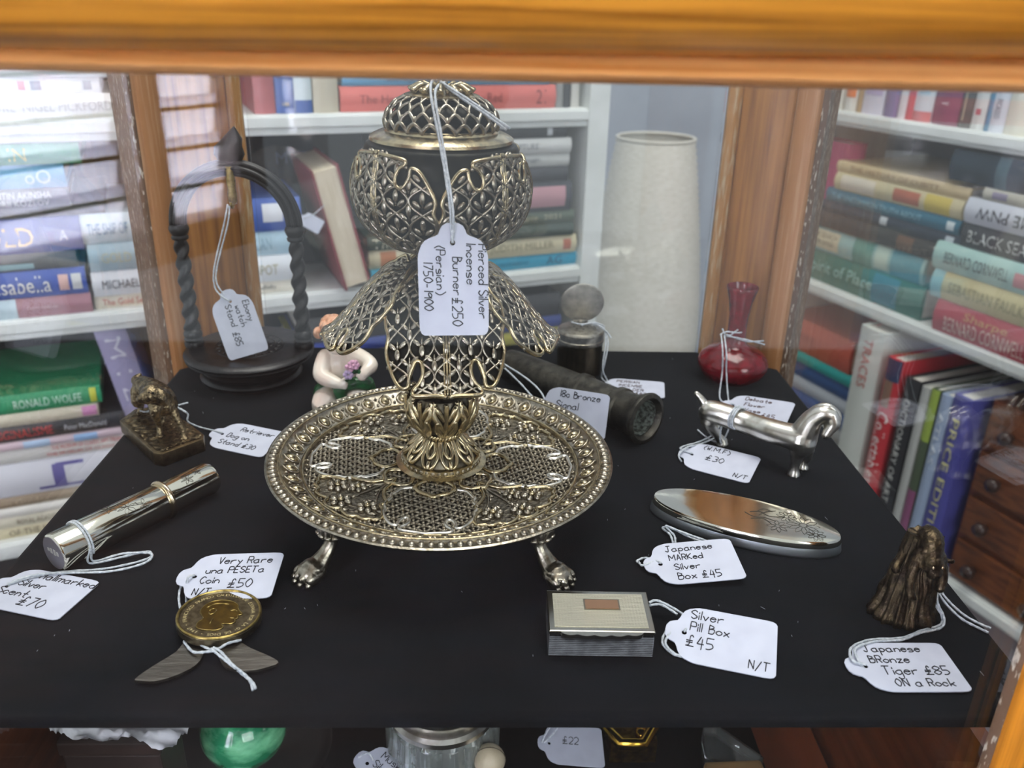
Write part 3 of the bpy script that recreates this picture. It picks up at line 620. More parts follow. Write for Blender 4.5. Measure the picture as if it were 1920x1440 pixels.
def petal(name_net, fn, nrmf, parent, nx=5, ny=5, r=.00050, ro=.00080, back=False):
    L, Cc = ogee(nx, ny)
    net = MB()
    for ln in L:
        for rn in runs(ln, PETP):
            net.tube([fn(*p) for p in rn], r, 5, nrm=[nrmf(*p) for p in rn], flat=1.5)
    for a, b in Cc:
        for da, db, rot, ln in ((0, .028, 0, 1.0), (.085, -.022, .80, .85), (-.085, -.022, -.80, .85)):
            q = (a+da, b+db)
            if not inside(q, PETP): continue
            p = V(fn(*q)); n = V(nrmf(*q)).normalized()
            tb = (V(fn(q[0], q[1]+.01))-p).normalized(); ta = tb.cross(n).normalized()
            d1 = (tb*math.cos(rot)+ta*math.sin(rot)); d2 = d1.cross(n)
            M = Matrix((d2, d1, n)).transposed()
            if da == 0: net.tube([V(fn(a, b-.045)), V(fn(a, b))], .0004, 5, nrm=[n, n])
            net.ell(p+n*.0001, (.00120*ln, .0025*ln, .0006), M, 8, 4)
    o = net.build(name_net, AGED, parent)
    if back:
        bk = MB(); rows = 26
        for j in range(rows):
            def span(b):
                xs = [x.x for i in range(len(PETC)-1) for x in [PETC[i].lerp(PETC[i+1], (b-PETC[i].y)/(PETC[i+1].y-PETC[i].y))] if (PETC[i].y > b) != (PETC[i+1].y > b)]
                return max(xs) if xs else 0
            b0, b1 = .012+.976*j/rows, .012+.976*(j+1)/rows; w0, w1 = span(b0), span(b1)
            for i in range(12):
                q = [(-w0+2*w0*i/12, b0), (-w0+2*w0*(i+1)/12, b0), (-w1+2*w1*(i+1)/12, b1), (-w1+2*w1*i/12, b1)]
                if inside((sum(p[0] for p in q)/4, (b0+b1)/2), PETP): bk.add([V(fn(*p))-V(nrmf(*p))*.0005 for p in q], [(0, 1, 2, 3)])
        bk.build('gap_shade_sheet', LINER_SHADE, o)  # dark sheet standing in for the shade in the petal's open gaps
    rim = MB(); rim.tube([fn(*p) for p in PETP], ro, 6, nrm=[nrmf(*p) for p in PETP], flat=1.3)
    ring_in = [(a*.90, b*.985+.004) for a, b in PETP]
    rim.build('petal_rim', GILT, o)
    sp_ = MB()
    for da in (-.045, 0, .045):
        pts = [(da, .01+.97*j/40) for j in range(41)]
        sp_.tube([fn(*p) for p in pts], .00042 if da else .0005, 5, nrm=[nrmf(*p) for p in pts], flat=1.6)
    sp_.build('petal_spine', GILT, o); return o
def num_n(fn):
    def f(a, b):
        p = V(fn(a, b)); u = V(fn(a+.02, b))-p; v = V(fn(a, b+.01))-p; n = v.cross(u)
        if n.length < 1e-12: return V((0, 0, 1))
        return n.normalized()
    return f
def outward(fn, ctr):
    g = num_n(fn)
    def f(a, b):
        n = g(a, b); d = V(fn(a, b))-V(ctr)
        return n if n.dot(d) > 0 else -n
    return f
def interp(pr, t):
    x = t*(len(pr)-1); i = min(int(x), len(pr)-2); f = x-i
    a, b, c, d = pr[max(i-1, 0)], pr[i], pr[i+1], pr[min(i+2, len(pr)-1)]
    g = lambda p0, p1, p2, p3: .5*(2*p1+(p2-p0)*f+(2*p0-5*p1+4*p2-p3)*f*f+(3*p1-p0-3*p2+p3)*f**3)
    return g(a[0], b[0], c[0], d[0]), g(a[1], b[1], c[1], d[1])
# tray ---------------------------------------------------------
tray = MB().lathe([(.0545, .0252), (.0558, .0252), (.0562, .0268), (.0572, .0268), (.0578, .0264), (.0640, .0296), (.0648, .0304), (.0652, .0310), (.0658, .0312), (.0664, .0306), (.0696, .0304), (.0704, .0309), (.0711, .0305), (.0709, .0299), (.0660, .0296), (.0576, .0250), (.0545, .0248), (.0545, .0252)], 120)
tray.f = [f for f in tray.f if len(f) == 4]
tray_o = tray.build('tray_rim', AGED, burner, angle=.6)
bd = MB(); nb = 128
for k in range(nb):
    a = 2*PI*k/nb; M = Matrix.Rotation(a, 3, 'Z')
    bd.ell((.0680*math.cos(a), .0680*math.sin(a), .0307), (.00185, .00135, .0011), M, 8, 5)
bd.build('bead_border', AGED, tray_o)
gr = MB()
for r_, z_, t_ in ((.0567, .0270, .0005), (.0655, .0312, .0005)):
    gr.tube([(r_*math.cos(2*PI*i/120), r_*math.sin(2*PI*i/120), z_) for i in range(120)], t_, 6, closed=True)
gr.build('gilt_ring', GILT, tray_o)
eg = MB(); el_ = MB(); ne = 44; sl = math.atan2(.0040, .0076)
for k in range(ne):
    a = 2*PI*(k+.5)/ne; er = V((math.cos(a)*math.cos(sl), math.sin(a)*math.cos(sl), math.sin(sl))); et = V((-math.sin(a), math.cos(a), 0)); en = er.cross(et)
    if en.z < 0: en = -en
    c = V((.0609*math.cos(a), .0609*math.sin(a), .0285)); M = Matrix((et, er, en)).transposed()
    eg.ell(c, (.0021, .0027, .0016), M, 10, 6)
    drop = [c+er*y+et*x+en*.0003 for x, y in ((0, -.0033), (.0018, -.0024), (.0029, -.0002), (.0023, .0018), (.0009, .003), (0, .0037), (-.0009, .003), (-.0023, .0018), (-.0029, -.0002), (-.0018, -.0024))]
    el_.tube(cspline(drop, 2), .00034, 5, closed=True, nrm=[en]*20)
    c2 = c+et*.0043
    for s_ in (-1, 1): el_.ell(c2+er*.0018*s_, (.0007, .0010, .0006), M, 6, 4)
eg.build('boss', GILT, tray_o); el_.build('boss_outline', AGED, tray_o)
ZF = .0252
def flor(p, h=0): return V((p[0], p[1], ZF+h))
panels = []
HEART = [(0, 0), (.10, .12), (.22, .27), (.42, .36), (.62, .42), (.60, .50), (.74, .54), (.92, .62), (.98, .72), (.86, .78), (.80, .84), (.64, .86), (.56, .93), (.36, .93), (.22, .90), (.16, .97), (0, 1.0)]
HP = [V((a, b, 0)) for a, b in HEART]+[V((-a, b, 0)) for a, b in reversed(HEART[1:-1])]
HC = [(p.x, p.y) for p in cspline(HP, 4)]
def place2(q, ang, r0, r1, hw):
    y = r0+(r1-r0)*q[1]; x = hw*q[0]
    return (y*math.cos(ang)-x*math.sin(ang), y*math.sin(ang)+x*math.cos(ang))
lat_poly = []; flo_poly = []
A0 = -PI/2-.06
for k in range(4):
    lat_poly.append([place2(p, A0+k*PI/2, .0225, .0545, .0175) for p in PETP])
    flo_poly.append([place2(p, A0+PI/4+k*PI/2, .0235, .0552, .0205) for p in HC])
net = MB(); pit = .0041; AL = A0+.2
def ok(x, y):
    r = math.hypot(x, y)
    if r < .0175 or r > .0556: return False
    return not any(inside((x, y), P) for P in flo_poly)
for fam in range(3):
    a = AL+fam*PI/3; dx, dy = math.cos(a), math.sin(a); nx_, ny_ = -dy, dx
    for k in range(-19, 20):
        o_ = k*pit*math.sqrt(3)/2; st_ = None; prev = None
        for j in range(-58, 60):
            t = j*.001; x, y = nx_*o_+dx*t, ny_*o_+dy*t; g = ok(x, y)
            if g and st_ is None: st_ = (x, y)
            if not g and st_ is not None:
                if math.hypot(prev[0]-st_[0], prev[1]-st_[1]) > .0015: net.tube([flor(st_), flor(prev)], .00056, 5, nrm=[(0, 0, 1)]*2, flat=1.3)
                st_ = None
            prev = (x, y)
e1 = V((math.cos(AL), math.sin(AL), 0))*pit; e2 = V((math.cos(AL+PI/3), math.sin(AL+PI/3), 0))*pit
for i in range(-20, 21):
    for j in range(-20, 21):
        c = e1*i+e2*j
        if not ok(c.x, c.y): continue
        net.ell(flor(c, .0003), (.0010, .0010, .0008), None, 8, 4)
        for q in range(6):                  # leaflets half way along each bar
            if q % 2: continue
            aa = AL+q*PI/3; m_ = c+V((math.cos(aa), math.sin(aa), 0))*pit*.5
            if ok(m_.x, m_.y): net.ell(flor(m_, .0002), (.0014, .00075, .0007), Matrix.Rotation(aa, 3, 'Z'), 6, 4)
fl_o = net.build('pierced_floor', mat('dull_silver', '958d7c', .34, 1.0, '6a6356', 380, lo=.4, hi=.68), burner)
ol = MB()
for P in lat_poly: ol.tube([flor(p, .0005) for p in P], .00078, 6, nrm=[(0, 0, 1)]*len(P), flat=1.4)
ol.build('panel_outline', SILVER, fl_o)
fo = MB(); fplate = MB()
for P in flo_poly:
    fo.tube([flor(p, .0006) for p in P], .0008, 6, closed=True, nrm=[(0, 0, 1)]*len(P), flat=1.4)
    fplate.prism([(p[0], p[1]) for p in P], ZF-.0004, ZF+.0001)
fpo = fplate.build('floral_panel', mat('relief_ground', '8a8374', .34, 1.0, '5c564a', 420, lo=.4, hi=.66, bump=.8, bscale=700), burner, smooth=False); fo.build('panel_outline', GILT, fpo)
fb = MB(); fc = MB(); leaf = MB()
for k in range(4):
    ang = A0+PI/4+k*PI/2
    for fx, fy, fr in ((-.50, .64, .0042), (.50, .64, .0042), (0, .80, .0044), (-.20, .47, .0036) if k % 2 else (.22, .47, .0036)):
        c = V(place2((fx, fy), ang, .0235, .0552, .0205)+(0,))
        fc.ell(flor(c, .0012), (.0012, .0012, .0014), None, 8, 5)
        for q in range(6):
            aa = q*PI/3+ang; m_ = c+V((math.cos(aa), math.sin(aa), 0))*fr*.66
            fb.ell(flor(m_, .0006), (fr*.40, fr*.30, .0014), Matrix.Rotation(aa, 3, 'Z'), 8, 5)
    for s_, e_ in (((0, .02), (-.45, .50)), ((0, .02), (.45, .50)), ((0, .02), (.0, .66)), ((0, .02), (-.22, .40)), ((0, .02), (.22, .40))):
        pts = [place2((s_[0]+(e_[0]-s_[0])*t*t, s_[1]+(e_[1]-s_[1])*t), ang, .0235, .0552, .0205) for t in [i/10 for i in range(11)]]
        leaf.tube([flor(p, .0004) for p in pts], .0004, 5)
    for fx, fy, rr in ((-.72, .68, .9), (.72, .68, -.9), (-.28, .88, .5), (.28, .88, -.5), (-.12, .30, .3), (.12, .30, -.3), (-.3, .55, .6), (.3, .55, -.6), (0, .6, 0), (-.78, .58, 1.2), (.78, .58, -1.2)):
        c = place2((fx, fy), ang, .0235, .0552, .0205); leaf.ell(flor(c, .0003), (.0022, .0008, .0007), Matrix.Rotation(ang+rr, 3, 'Z'), 8, 4)
fb.build('flower_petals', AGED, fpo); fc.build('flower_centre', GILT, fpo); leaf.build('leaf_spray', AGED, fpo)
ro = MB(); ro2 = MB()
for k in range(8):
    ang = A0+k*PI/4
    pts = [(-.30, 0), (-.78, .22), (-1.0, .5), (-.72, .80), (-.3, .93), (0, 1.05), (.3, .93), (.72, .80), (1.0, .5), (.78, .22), (.30, 0)]
    w_ = .0078 if k % 2 == 0 else .0070; P = [place2((p.x, p.y), ang, .0165, .0288 if k % 2 == 0 else .0275, w_) for p in spline([V((a, b, 0)) for a, b in pts], 4)]
    ro.tube([flor(p, .0008) for p in P], .0009, 6, nrm=[(0, 0, 1)]*len(P), flat=1.3)
ro.build('rosette', GILT, fl_o)
# feet ---------------------------------------------------------
def make_foot():
    m = MB()
    m.limb([(-.0062, 0, .0205), (-.0054, 0, .0175), (-.0048, 0, .013), (-.0028, 0, .009), (.0008, 0, .0052), (.003, 0, .0042)], [.0036, .0030, .0022, .0024, .0033, .0040], 12, 4)
    m.ell((.0036, 0, .0036), (.0048, .0046, .0034))
    for dy, dx in ((-.0034, .0052), (-.0012, .0066), (.0012, .0066), (.0034, .0052)):
        m.ell((dx, dy, .0027), (.0030, .00125, .0025)); m.ell((dx+.0024, dy*1.02, .0012), (.0012, .0009, .0012))
    o = m.fuse('foot', AGED, None, .00028, 2)
    c = MB()
    for a in (-1.1, -.55, 0, .55, 1.1):
        for s_ in (0,):
            d = V((math.cos(a), math.sin(a), 0))
            pts = [V((-.006, 0, .0236))+d*.0042, V((-.0056, 0, .0205))+d*.0042, V((-.0054, 0, .0172))+d*.0038, V((-.0052, 0, .0160))+d*.0048]
            c.tube(spline(pts, 4), [.0011]*5+[.0013]*4+[.0012]*3+[.0008], 7)
    cc = c.build('acanthus_cuff', AGED, o); return o, cc
ft, cf = make_foot()
for k in range(4):
    a = -PI*.75+k*PI/2
    if k == 0: f_, g_ = ft, cf
    else:
        f_ = ft.copy(); COL.objects.link(f_); g_ = cf.copy(); COL.objects.link(g_); g_.parent = f_
    f_.parent = burner; f_.location = (.0615*math.cos(a), .0615*math.sin(a), 0); f_.rotation_euler = (0, 0, a); f_.scale = (1.15, 1.3, 1)
# stem ---------------------------------------------------------
SB = [(.0185, .0258), (.0187, .0270), (.0165, .0278), (.0162, .0296), (.0150, .0300), (.0139, .0318), (.0110, .0350), (.0085, .0374), (.0073, .0388)]
MB().lathe([(.0, .0252)]+SB[:4]+[(.0148, .0299)], 64).build('base_flange', GILT, burner, angle=.5)
bell = [(.0146, .0298), (.0136, .0318), (.0107, .0350), (.0082, .0374), (.0070, .0390)]
bulb = [(.0070, .0412), (.0086, .0430), (.0112, .0466), (.0126, .0510), (.0125, .0550), (.0112, .0580)]
stem = MB().lathe([interp(bell, i/16) for i in range(17)]+[interp(bulb, i/20) for i in range(21)]+[(.0065, .0588), (.0058, .064), (.0056, .098), (.0062, .1010)], 48).build('stem', mat('stem_silver', '77705f', .34, 1.0, '45413a', 300, lo=.4, hi=.65), burner)
def rev(prof, n0=0):
    def f(th, t, h=.0004):
        r, z = interp(prof, min(max(t, 0), 1)); r2, z2 = interp(prof, min(max(t+.02, 0), 1)); r1, z1 = interp(prof, min(max(t-.02, 0), 1))
        d = V((r2-r1, z2-z1)); n = V((d.y, -d.x)).normalized() if d.length else V((1, 0))
        return V(((r+n.x*h)*math.cos(th), (r+n.x*h)*math.sin(th), z+n.y*h))
    return f
orn = MB(); g1 = rev(bell)
nb_ = 10
for k in range(nb_):
    c = 2*PI*k/nb_; hw = PI/nb_*.8
    drop = [(c, .92), (c+hw*.42, .70), (c+hw*.55, .52), (c, .36), (c-hw*.55, .52), (c-hw*.42, .70)]
    P = [g1(p.x, p.y, .0008) for p in cspline([V((a, b, 0)) for a, b in drop], 4)]
    orn.tube(P, .00085, 7, closed=True)
    for s_ in (-1, 1):
        P = [g1(c+s_*hw*x, y, .0006) for x, y in ((1.1, .95), (1.05, .6), (.95, .36), (.55, .16), (.2, .06))]
        orn.tube(spline(P, 4), .00085, 7)
    orn.tube(spline([g1(c, .30, .0006), g1(c, .18, .0009), g1(c, .03, .0008)], 4), .0010, 7)
orn.build('bell_tracery', GILT, stem)
orn = MB(); g2 = rev(bulb); nl = 8
for k in range(nl):
    c = 2*PI*(k+.25)/nl; hw = PI/nl
    orn.tube(spline([g2(c, .02, .0005), g2(c, .4, .0008), g2(c, .75, .0012), g2(c, .92, .0026)], 5), [.0011]*8+[.0010]*8, 7)
    for s_ in (-1, 1):
        for e_ in ((.95, .55, .9), (.75, .3, .62), (1.0, .78, .98)):
            P = [g2(c+s_*hw*.12, e_[1]-.2, .0006), g2(c+s_*hw*.55*e_[0], e_[1], .0012), g2(c+s_*hw*.92*e_[0], (e_[1]+e_[2])/2, .0014), g2(c+s_*hw*.80*e_[0], e_[2], .0020)]
            orn.tube(spline(P, 4), [.0008, .0010, .0012, .0012, .0013, .0014, .0014, .0014, .0013, .0012, .0011, .0010, .0008], 7)
orn.build('acanthus_leaves', GILT, stem)
rp = MB()
for k in range(36):
    a = 2*PI*k/36
    rp.tube([(.0076*math.cos(a+d), .0076*math.sin(a+d), z) for d, z in ((-.09, .0389), (0, .0401), (.09, .0413))], .00075, 6)
rp.build('rope_ring', GILT, stem)
th_ = MB()
for k in range(40):
    a = 2*PI*k/40; th_.ell((.01625*math.cos(a), .01625*math.sin(a), .0287), (.0004, .0009, .0008), Matrix.Rotation(a, 3, 'Z'), 6, 4)
th_.build('tooth_band', AGED, stem)
# drooping petals ----------------------------------------------
DR = [(.0118, .1085), (.0180, .1085), (.0245, .1050), (.0310, .0980), (.0366, .0905), (.0415, .0845), (.0455, .0818)]
def droop(phi, dz):
    cp, sp_ = math.cos(phi), math.sin(phi)
    def fn(a, b):
        r, z = interp(DR, min(max(b, 0), 1)); hw = (.0200+.0022*b)*(.52+.48*min(1, max(0, b)/.33))
        t = a*hw; k_ = 20.0*(1-.3*b); out = r-k_*t*t*.5; zz = z-k_*t*t*.9*(.45+.55*b)+.0025*abs(a)**3*(1-b)
        zz -= dz*b*b
        if b < .15: zz += .010*max(0, abs(a)-.3)*(1-b/.15)
        return V((cp*out-sp_*t, sp_*out+cp*t, zz))
    return fn
for k in range(4):
    fn = droop((-PI/2+.10, .0-.12, PI/2, PI+.22)[k], (.0055, -.0025, .002, -.003)[k]); g = num_n(fn)
    petal('drooping_petal', fn, (lambda a, b, g=g: g(a, b) if g(a, b).z > 0 else -g(a, b)), burner, back=True)
collar = MB().lathe([(.006, .099), (.0105, .1045), (.0128, .1085), (.0132, .1098), (.0118, .1100), (.0092, .1120), (.0086, .1145), (.0100, .1165), (.0130, .1180), (.0145, .1190)], 48).build('collar', LINER_SHADE, burner)
# bowl ---------------------------------------------------------
BP = [(.0118, .1172), (.0205, .1202), (.0272, .1258), (.0306, .1325), (.0315, .1392), (.0310, .1455), (.0296, .1512), (.0284, .1545)]
lin_ = [(max(r-.0013, .001), z+.0006) for r, z in [interp(BP, i/24) for i in range(25)]]
bowl = MB().lathe([(0, .1178)]+lin_+[(.0262, .1555), (.0246, .1562), (.0240, .1575)], 64).build('bowl', LINER_SHADE, burner)
def up(phi):
    def fn(a, b):
        r, z = interp(BP, min(max(b, 0), 1)); th = phi+a*(.74+.03*math.sin(PI*b)); fl_ = .0012*max(0, b-.8)/.2+.0009*abs(a)**4
        return V(((r+fl_)*math.cos(th), (r+fl_)*math.sin(th), z-.0012*abs(a)**2*(b > .5)*(b-.5)*2))
    return fn
for k in range(4):
    fn = up(-PI/4+.02+k*PI/2)
    petal('bowl_petal', fn, outward(fn, (0, 0, .137)), bowl)
# lid ----------------------------------------------------------
lid = MB().lathe([(.0225, .1552), (.0250, .1556), (.0258, .1566), (.0256, .1576), (.0246, .1583), (.0226, .1592), (.0206, .1597), (.0200, .1606), (.0194, .1610), (.0190, .1600), (.0205, .1570)], 72).build('lid_flange', GILT, burner, angle=.7)
DM = [(.0194, .1606), (.0198, .1628), (.0192, .1653), (.0176, .1678), (.0152, .1698), (.0122, .1712)]
dm = MB(); gd = rev(DM); nd = 22
for row in range(4):
    t0, t1 = row/4, (row+1)/4
    for k in range(nd):
        c = 2*PI*(k+.5*(row % 2))/nd; hw = PI/nd
        P = [gd(c-hw, t0-.02, .0003), gd(c-hw*.92, t0+.10, .0003), gd(c-hw*.5, t0+.20, .0004), gd(c, t1+.02, .0004), gd(c+hw*.5, t0+.20, .0004), gd(c+hw*.92, t0+.10, .0003), gd(c+hw, t0-.02, .0003)]
        dm.tube(spline(P, 2), .00078-.0001*row, 6)
        dm.tube([gd(c, t1+.01, .0003), gd(c, min(t1+.2, 1), .0002)], .0006-.00008*row, 5)
dm.build('pierced_dome', AGED, lid)
MB().lathe([(.0178, .1608), (.0180, .1630), (.0172, .1655), (.0156, .1676), (.0130, .1694), (.008, .1704)], 40).build('dome_gap_shade', LINER_SHADE, lid)  # dark shell put in for the shade inside the see-through dome
MB().lathe([(.0118, .1706), (.0131, .1711), (.0133, .1718), (.0122, .1722), (.0105, .1724), (.0085, .1735), (.0045, .1742), (.0022, .1748), (.0018, .1775), (.0022, .1783), (.0010, .1788), (0, .1788)], 48).build('crown_plate', GILT, lid, angle=.8)
cl = MB()
for k in range(12):
    a = 2*PI*k/12
    P = [(.0040*math.cos(a), .0040*math.sin(a), .1745), (.0072*math.cos(a), .0072*math.sin(a), .1752), (.0102*math.cos(a), .0102*math.sin(a), .1738), (.0112*math.cos(a), .0112*math.sin(a), .1730)]
    cl.tube(spline(P, 4), [.0006]*4+[.0011]*5+[.0013]*3+[.0009], 6)
    cl.ell((.0095*math.cos(a+.26), .0095*math.sin(a+.26), .1736), .0009, None, 6, 4)
cl.build('crown_leaves', GILT, lid)
# ------------------------------------------------------------------ things on the velvet shelf
# watch stand
wc = V((-.1365, .4655, 0)); ZT = .0190
ws = thing('watch_stand', 'ebony watch stand with a barley twist arch on a round base', 'watch stand', wc)
MB().lathe([(0, 0), (.0265, 0), (.0285, .0012), (.0290, .0030), (.0280, .0045), (.0272, .0050), (.0280, .0062), (.0282, .0078), (.0262, .0098), (.0240, .0112), (.0250, .0125), (.031, .0130), (.0352, .0137), (.0362, .0145), (.0352, .0152), (.0358, .0157), (.0366, .0166), (.0360, .0176), (.0345, .0182), (.0335, .0188), (.0325, .0190), (0, .0190)], 72).build('base', EBONY, ws, angle=.7)
cv = MB()
for r_, n_ in ((.008, 10), (.0125, 16), (.017, 22)):
    for k in range(n_):
        a = 2*PI*k/n_; cv.ell((r_*math.cos(a), r_*math.sin(a), .0191), (.0017, .0009, .0005), Matrix.Rotation(a+.5, 3, 'Z'), 8, 4)
    cv.tube([((r_+.0023)*math.cos(2*PI*i/48), (r_+.0023)*math.sin(2*PI*i/48), .0190) for i in range(48)], .0004, 5, closed=True)
cv.build('carved_rosette', EBONY, ws)
AX = .0314; ZC = .089
def column(x):
    z0, z1 = ZT+.010, ZC-.008
    tw = MB(); tw.grid(lambda a, b: (x+(.0040-.0006*b)*(1+.20*math.cos(2*(2*PI*a)-95*(z0+(z1-z0)*b)*7))*math.cos(2*PI*a), (.0040-.0006*b)*(1+.20*math.cos(2*(2*PI*a)-95*(z0+(z1-z0)*b)*7))*math.sin(2*PI*a), z0+(z1-z0)*b), 24, 70, cu=True)
    o = tw.build('twisted_column', EBONY, ws)
    MB().lathe([(.0052, ZT-.0003), (.0054, ZT+.0020), (.0048, ZT+.0028), (.0053, ZT+.0040), (.0046, ZT+.0052), (.0052, ZT+.0064), (.0050, ZT+.0082), (.0042, ZT+.0095), (.0030, ZT+.0105)], 28, (x, 0, 0)).build('column_foot', EBONY, o, angle=.8)
    MB().lathe([(.0030, z1-.0005), (.0044, z1+.0005), (.0046, z1+.0018), (.0040, z1+.0026), (.0048, z1+.0040), (.0055, z1+.0060), (.0052, z1+.0072), (.0045, z1+.0085)], 28, (x, 0, 0)).build('column_capital', EBONY, o, angle=.8)
column(-AX); column(AX)
ar = MB()
for off, rr, dy in ((0, .0034, 0), (.0030, .0014, -.0016), (.0004, .0014, -.0030), (-.0028, .0014, -.0016), (.003, .0014, .0018), (-.0028, .0014, .0018)):
    ar.tube([((AX+off)*math.cos(PI*i/40), dy, ZC+(AX+off)*math.sin(PI*i/40)) for i in range(41)], rr, 10)
ar.build('arch', EBONY, ws)
fin = MB()
fin.lathe([(.003, .1230), (.0062, .1245), (.0076, .1275), (.0070, .1315), (.0052, .1350), (.0030, .1380), (.0012, .1405), (0, .1418)], 20, mod=lambda a, z: 1+.10*math.cos(5*a+z*300))
fin.v = [(x+(z-.123)*.22*(1 if z > .132 else .3), y*.8, z) for x, y, z in fin.v]
fin.build('finial', EBONY, ws)
hk = MB(); hk.lathe([(.0016, -.020), (.0022, -.019), (.0026, -.015), (.0021, -.012), (.0025, -.008), (.0020, -.003), (.0026, 0)], 14, (.0002, -.0022, .1215))
hk.tube(spline([(.0002, -.0022, .1018), (.0002, -.004, .1000), (.0002, -.0058, .1012), (.0002, -.006, .1032)], 5), .0009, 6)
hk.build('brass_hook', BRASS, ws)
# cherub
chb = thing('cherub_figurine', 'small porcelain cherub with painted flowers seated behind the tray', 'figurine', (-.075, .4255, 0))
def cl_(u, v, y): p = D(u, v, y); return (p.x+.075, p.y-.4255, p.z)
bdm = MB()
bdm.limb([cl_(641, 746, .428), cl_(641, 716, .428), cl_(638, 690, .4265), cl_(636, 668, .4265), cl_(632, 652, .4265)], [.0105, .0094, .0088, .0078, .0035], 14)
bdm.ell(cl_(634, 634, .424), (.0082, .0085, .0090)); bdm.ell(cl_(642, 641, .4175), (.0035, .003, .003)); bdm.ell(cl_(646, 637, .4148), (.0014, .0014, .0012))
bdm.ell(cl_(640, 648, .4185), (.0024, .0022, .0018)); bdm.ell(cl_(641, 645, .4160), (.0013, .0010, .0006))
bdm.limb([cl_(611, 671, .4245), cl_(603, 692, .419), cl_(605, 706, .4155), cl_(626, 716, .4125), cl_(641, 721, .4110)], [.0050, .0046, .0044, .0036, .0026], 12)
bdm.limb([cl_(663, 664, .4255), cl_(684, 674, .4205), cl_(695, 685, .4165), cl_(688, 694, .4130), cl_(683, 701, .4112)], [.0048, .0042, .0040, .0034, .0028], 12)
for i_, (du, dv) in enumerate(((-6, 9), (-3, 11), (0, 11.5), (3, 10.5))):
    bdm.limb([cl_(682+du*.6, 700, .4108), cl_(681+du, 704+dv*.4, .4098), cl_(680+du*1.1, 701+dv, .4098)], [.0011, .0010, .0008], 8, 3)
bdm.limb([cl_(678, 699, .4110), cl_(672, 701, .4100), cl_(669, 705, .4100)], [.0012, .0010, .0008], 8, 3)
for du, dv in ((8, -3), (9, 1), (8, 5), (6, 8)):
    bdm.limb([cl_(642, 721+dv*.4, .4106), cl_(642+du*.6, 721+dv*.8, .4096), cl_(642+du, 720+dv, .4098)], [.0011, .0010, .0008], 8, 3)
bdm.limb([cl_(640, 716, .4108), cl_(645, 711, .4100), cl_(648, 710, .410)], [.0011, .0010, .0008], 8, 3)
bdm.limb([cl_(622, 748, .427), cl_(613, 750, .418), cl_(608, 756, .4135), cl_(604, 776, .418)], [.0078, .0074, .0068, .0050], 12)
bdm.limb([cl_(658, 748, .427), cl_(670, 748, .418), cl_(672, 752, .4135), cl_(667, 780, .418)], [.0078, .0074, .0066, .0050], 12)
for u_ in (603, 665): bdm.ell((cl_(u_, 778, .412)[0], -.014, .0028), (.0036, .0065, .0028))
bdm.fuse('body', PORC, chb, .00055, 4)
hr = MB(); hc = V(cl_(630, 628, .426))
for k in range(60):
    a = random.uniform(0, 2*PI); t = random.uniform(0, 1.75)
    d = V((math.sin(t)*math.cos(a), math.sin(t)*math.sin(a), math.cos(t)))
    if d.y < -.25 and d.z < .55 and d.x > -.75: continue
    hr.ell(hc+V((d.x*.0092, d.y*.0090, d.z*.0085)), random.uniform(.0022, .0033), None, 8, 6)
hr.fuse('hair', HAIR, chb, .0005, 2)
dr = MB(); dr.limb([cl_(614, 738, .428), cl_(642, 738, .420), cl_(676, 728, .425)], [.0080, .0062, .0085], 12); dr.limb([cl_(640, 728, .4155), cl_(668, 718, .4145), cl_(688, 722, .4165)], [.0030, .0036, .0034], 10)
dr.limb([cl_(638, 732, .413), cl_(640, 748, .412)], [.004, .003], 10)
dr.fuse('green_drape', GREEN, chb, .0006, 3)
fl = MB()
for u_, v_, n_ in ((664, 684, 6), (657, 688, 4)):
    c = V(cl_(u_, v_, .4095))
    for q in range(n_): fl.ell(c+V((.0017*math.cos(q*2*PI/n_), -.0002, .0017*math.sin(q*2*PI/n_))), (.0014, .0009, .0014), None, 8, 5)
    fl.ell(c+V((0, -.0006, 0)), .0010, None, 8, 5)
fl.build('pink_rose', PINK, chb)
fl = MB(); c = V(cl_(653, 703, .4090))
for q in range(6): fl.ell(c+V((.0016*math.cos(q*PI/3), 0, .0016*math.sin(q*PI/3))), (.0013, .0009, .0013), None, 8, 5)
fl.build('lilac_flower', LILAC, chb)
fl = MB()
for u_, v_, r_ in ((668, 694, .4), (664, 698, -.3), (672, 698, .9), (658, 712, .2), (650, 713, -.6)):
    fl.ell(cl_(u_, v_, .4098), (.0026, .0006, .0011), Matrix.Rotation(r_, 3, 'Y'), 8, 5)
fl.build('leaves', GREEN, chb)
MB().lathe([(0, 0), (.013, 0), (.014, .002), (.0125, .006), (.011, .011), (0, .012)], 24, (0, .004, 0)).build('seat_mound', PORC, chb)
# retriever dog on a stand
dg_pts = [S(u, v, 0) for u, v in ((228, 811), (291, 872), (308, 875), (385, 846), (386, 838), (352, 812), (300, 783), (258, 788))]
dc = sum(dg_pts, V())/len(dg_pts)
dog = thing('dog_figurine', 'small bronze retriever dog standing on a cut-corner bronze stand', 'figurine', dc)
HB = .0068
top_poly = [p-dc for p in dg_pts]
bm_ = MB(); bm_.prism([(p.x, p.y) for p in top_poly], 0, HB)
bm_.build('stand', mat('stand_bronze', '8c7a5c', .34, 1.0, '64553f', 200, lo=.4, hi=.65, bump=.12, bscale=300), dog, smooth=True, angle=.5, bevel=.0005)
gt = MB()
def in_top(x, y): return inside((x, y), [(p.x*.94, p.y*.94) for p in top_poly])
gn = 64; pts_ = [[(-.036+.072*i/gn, -.036+.072*j/gn) for j in range(gn+1)] for i in range(gn+1)]; idx_ = {}
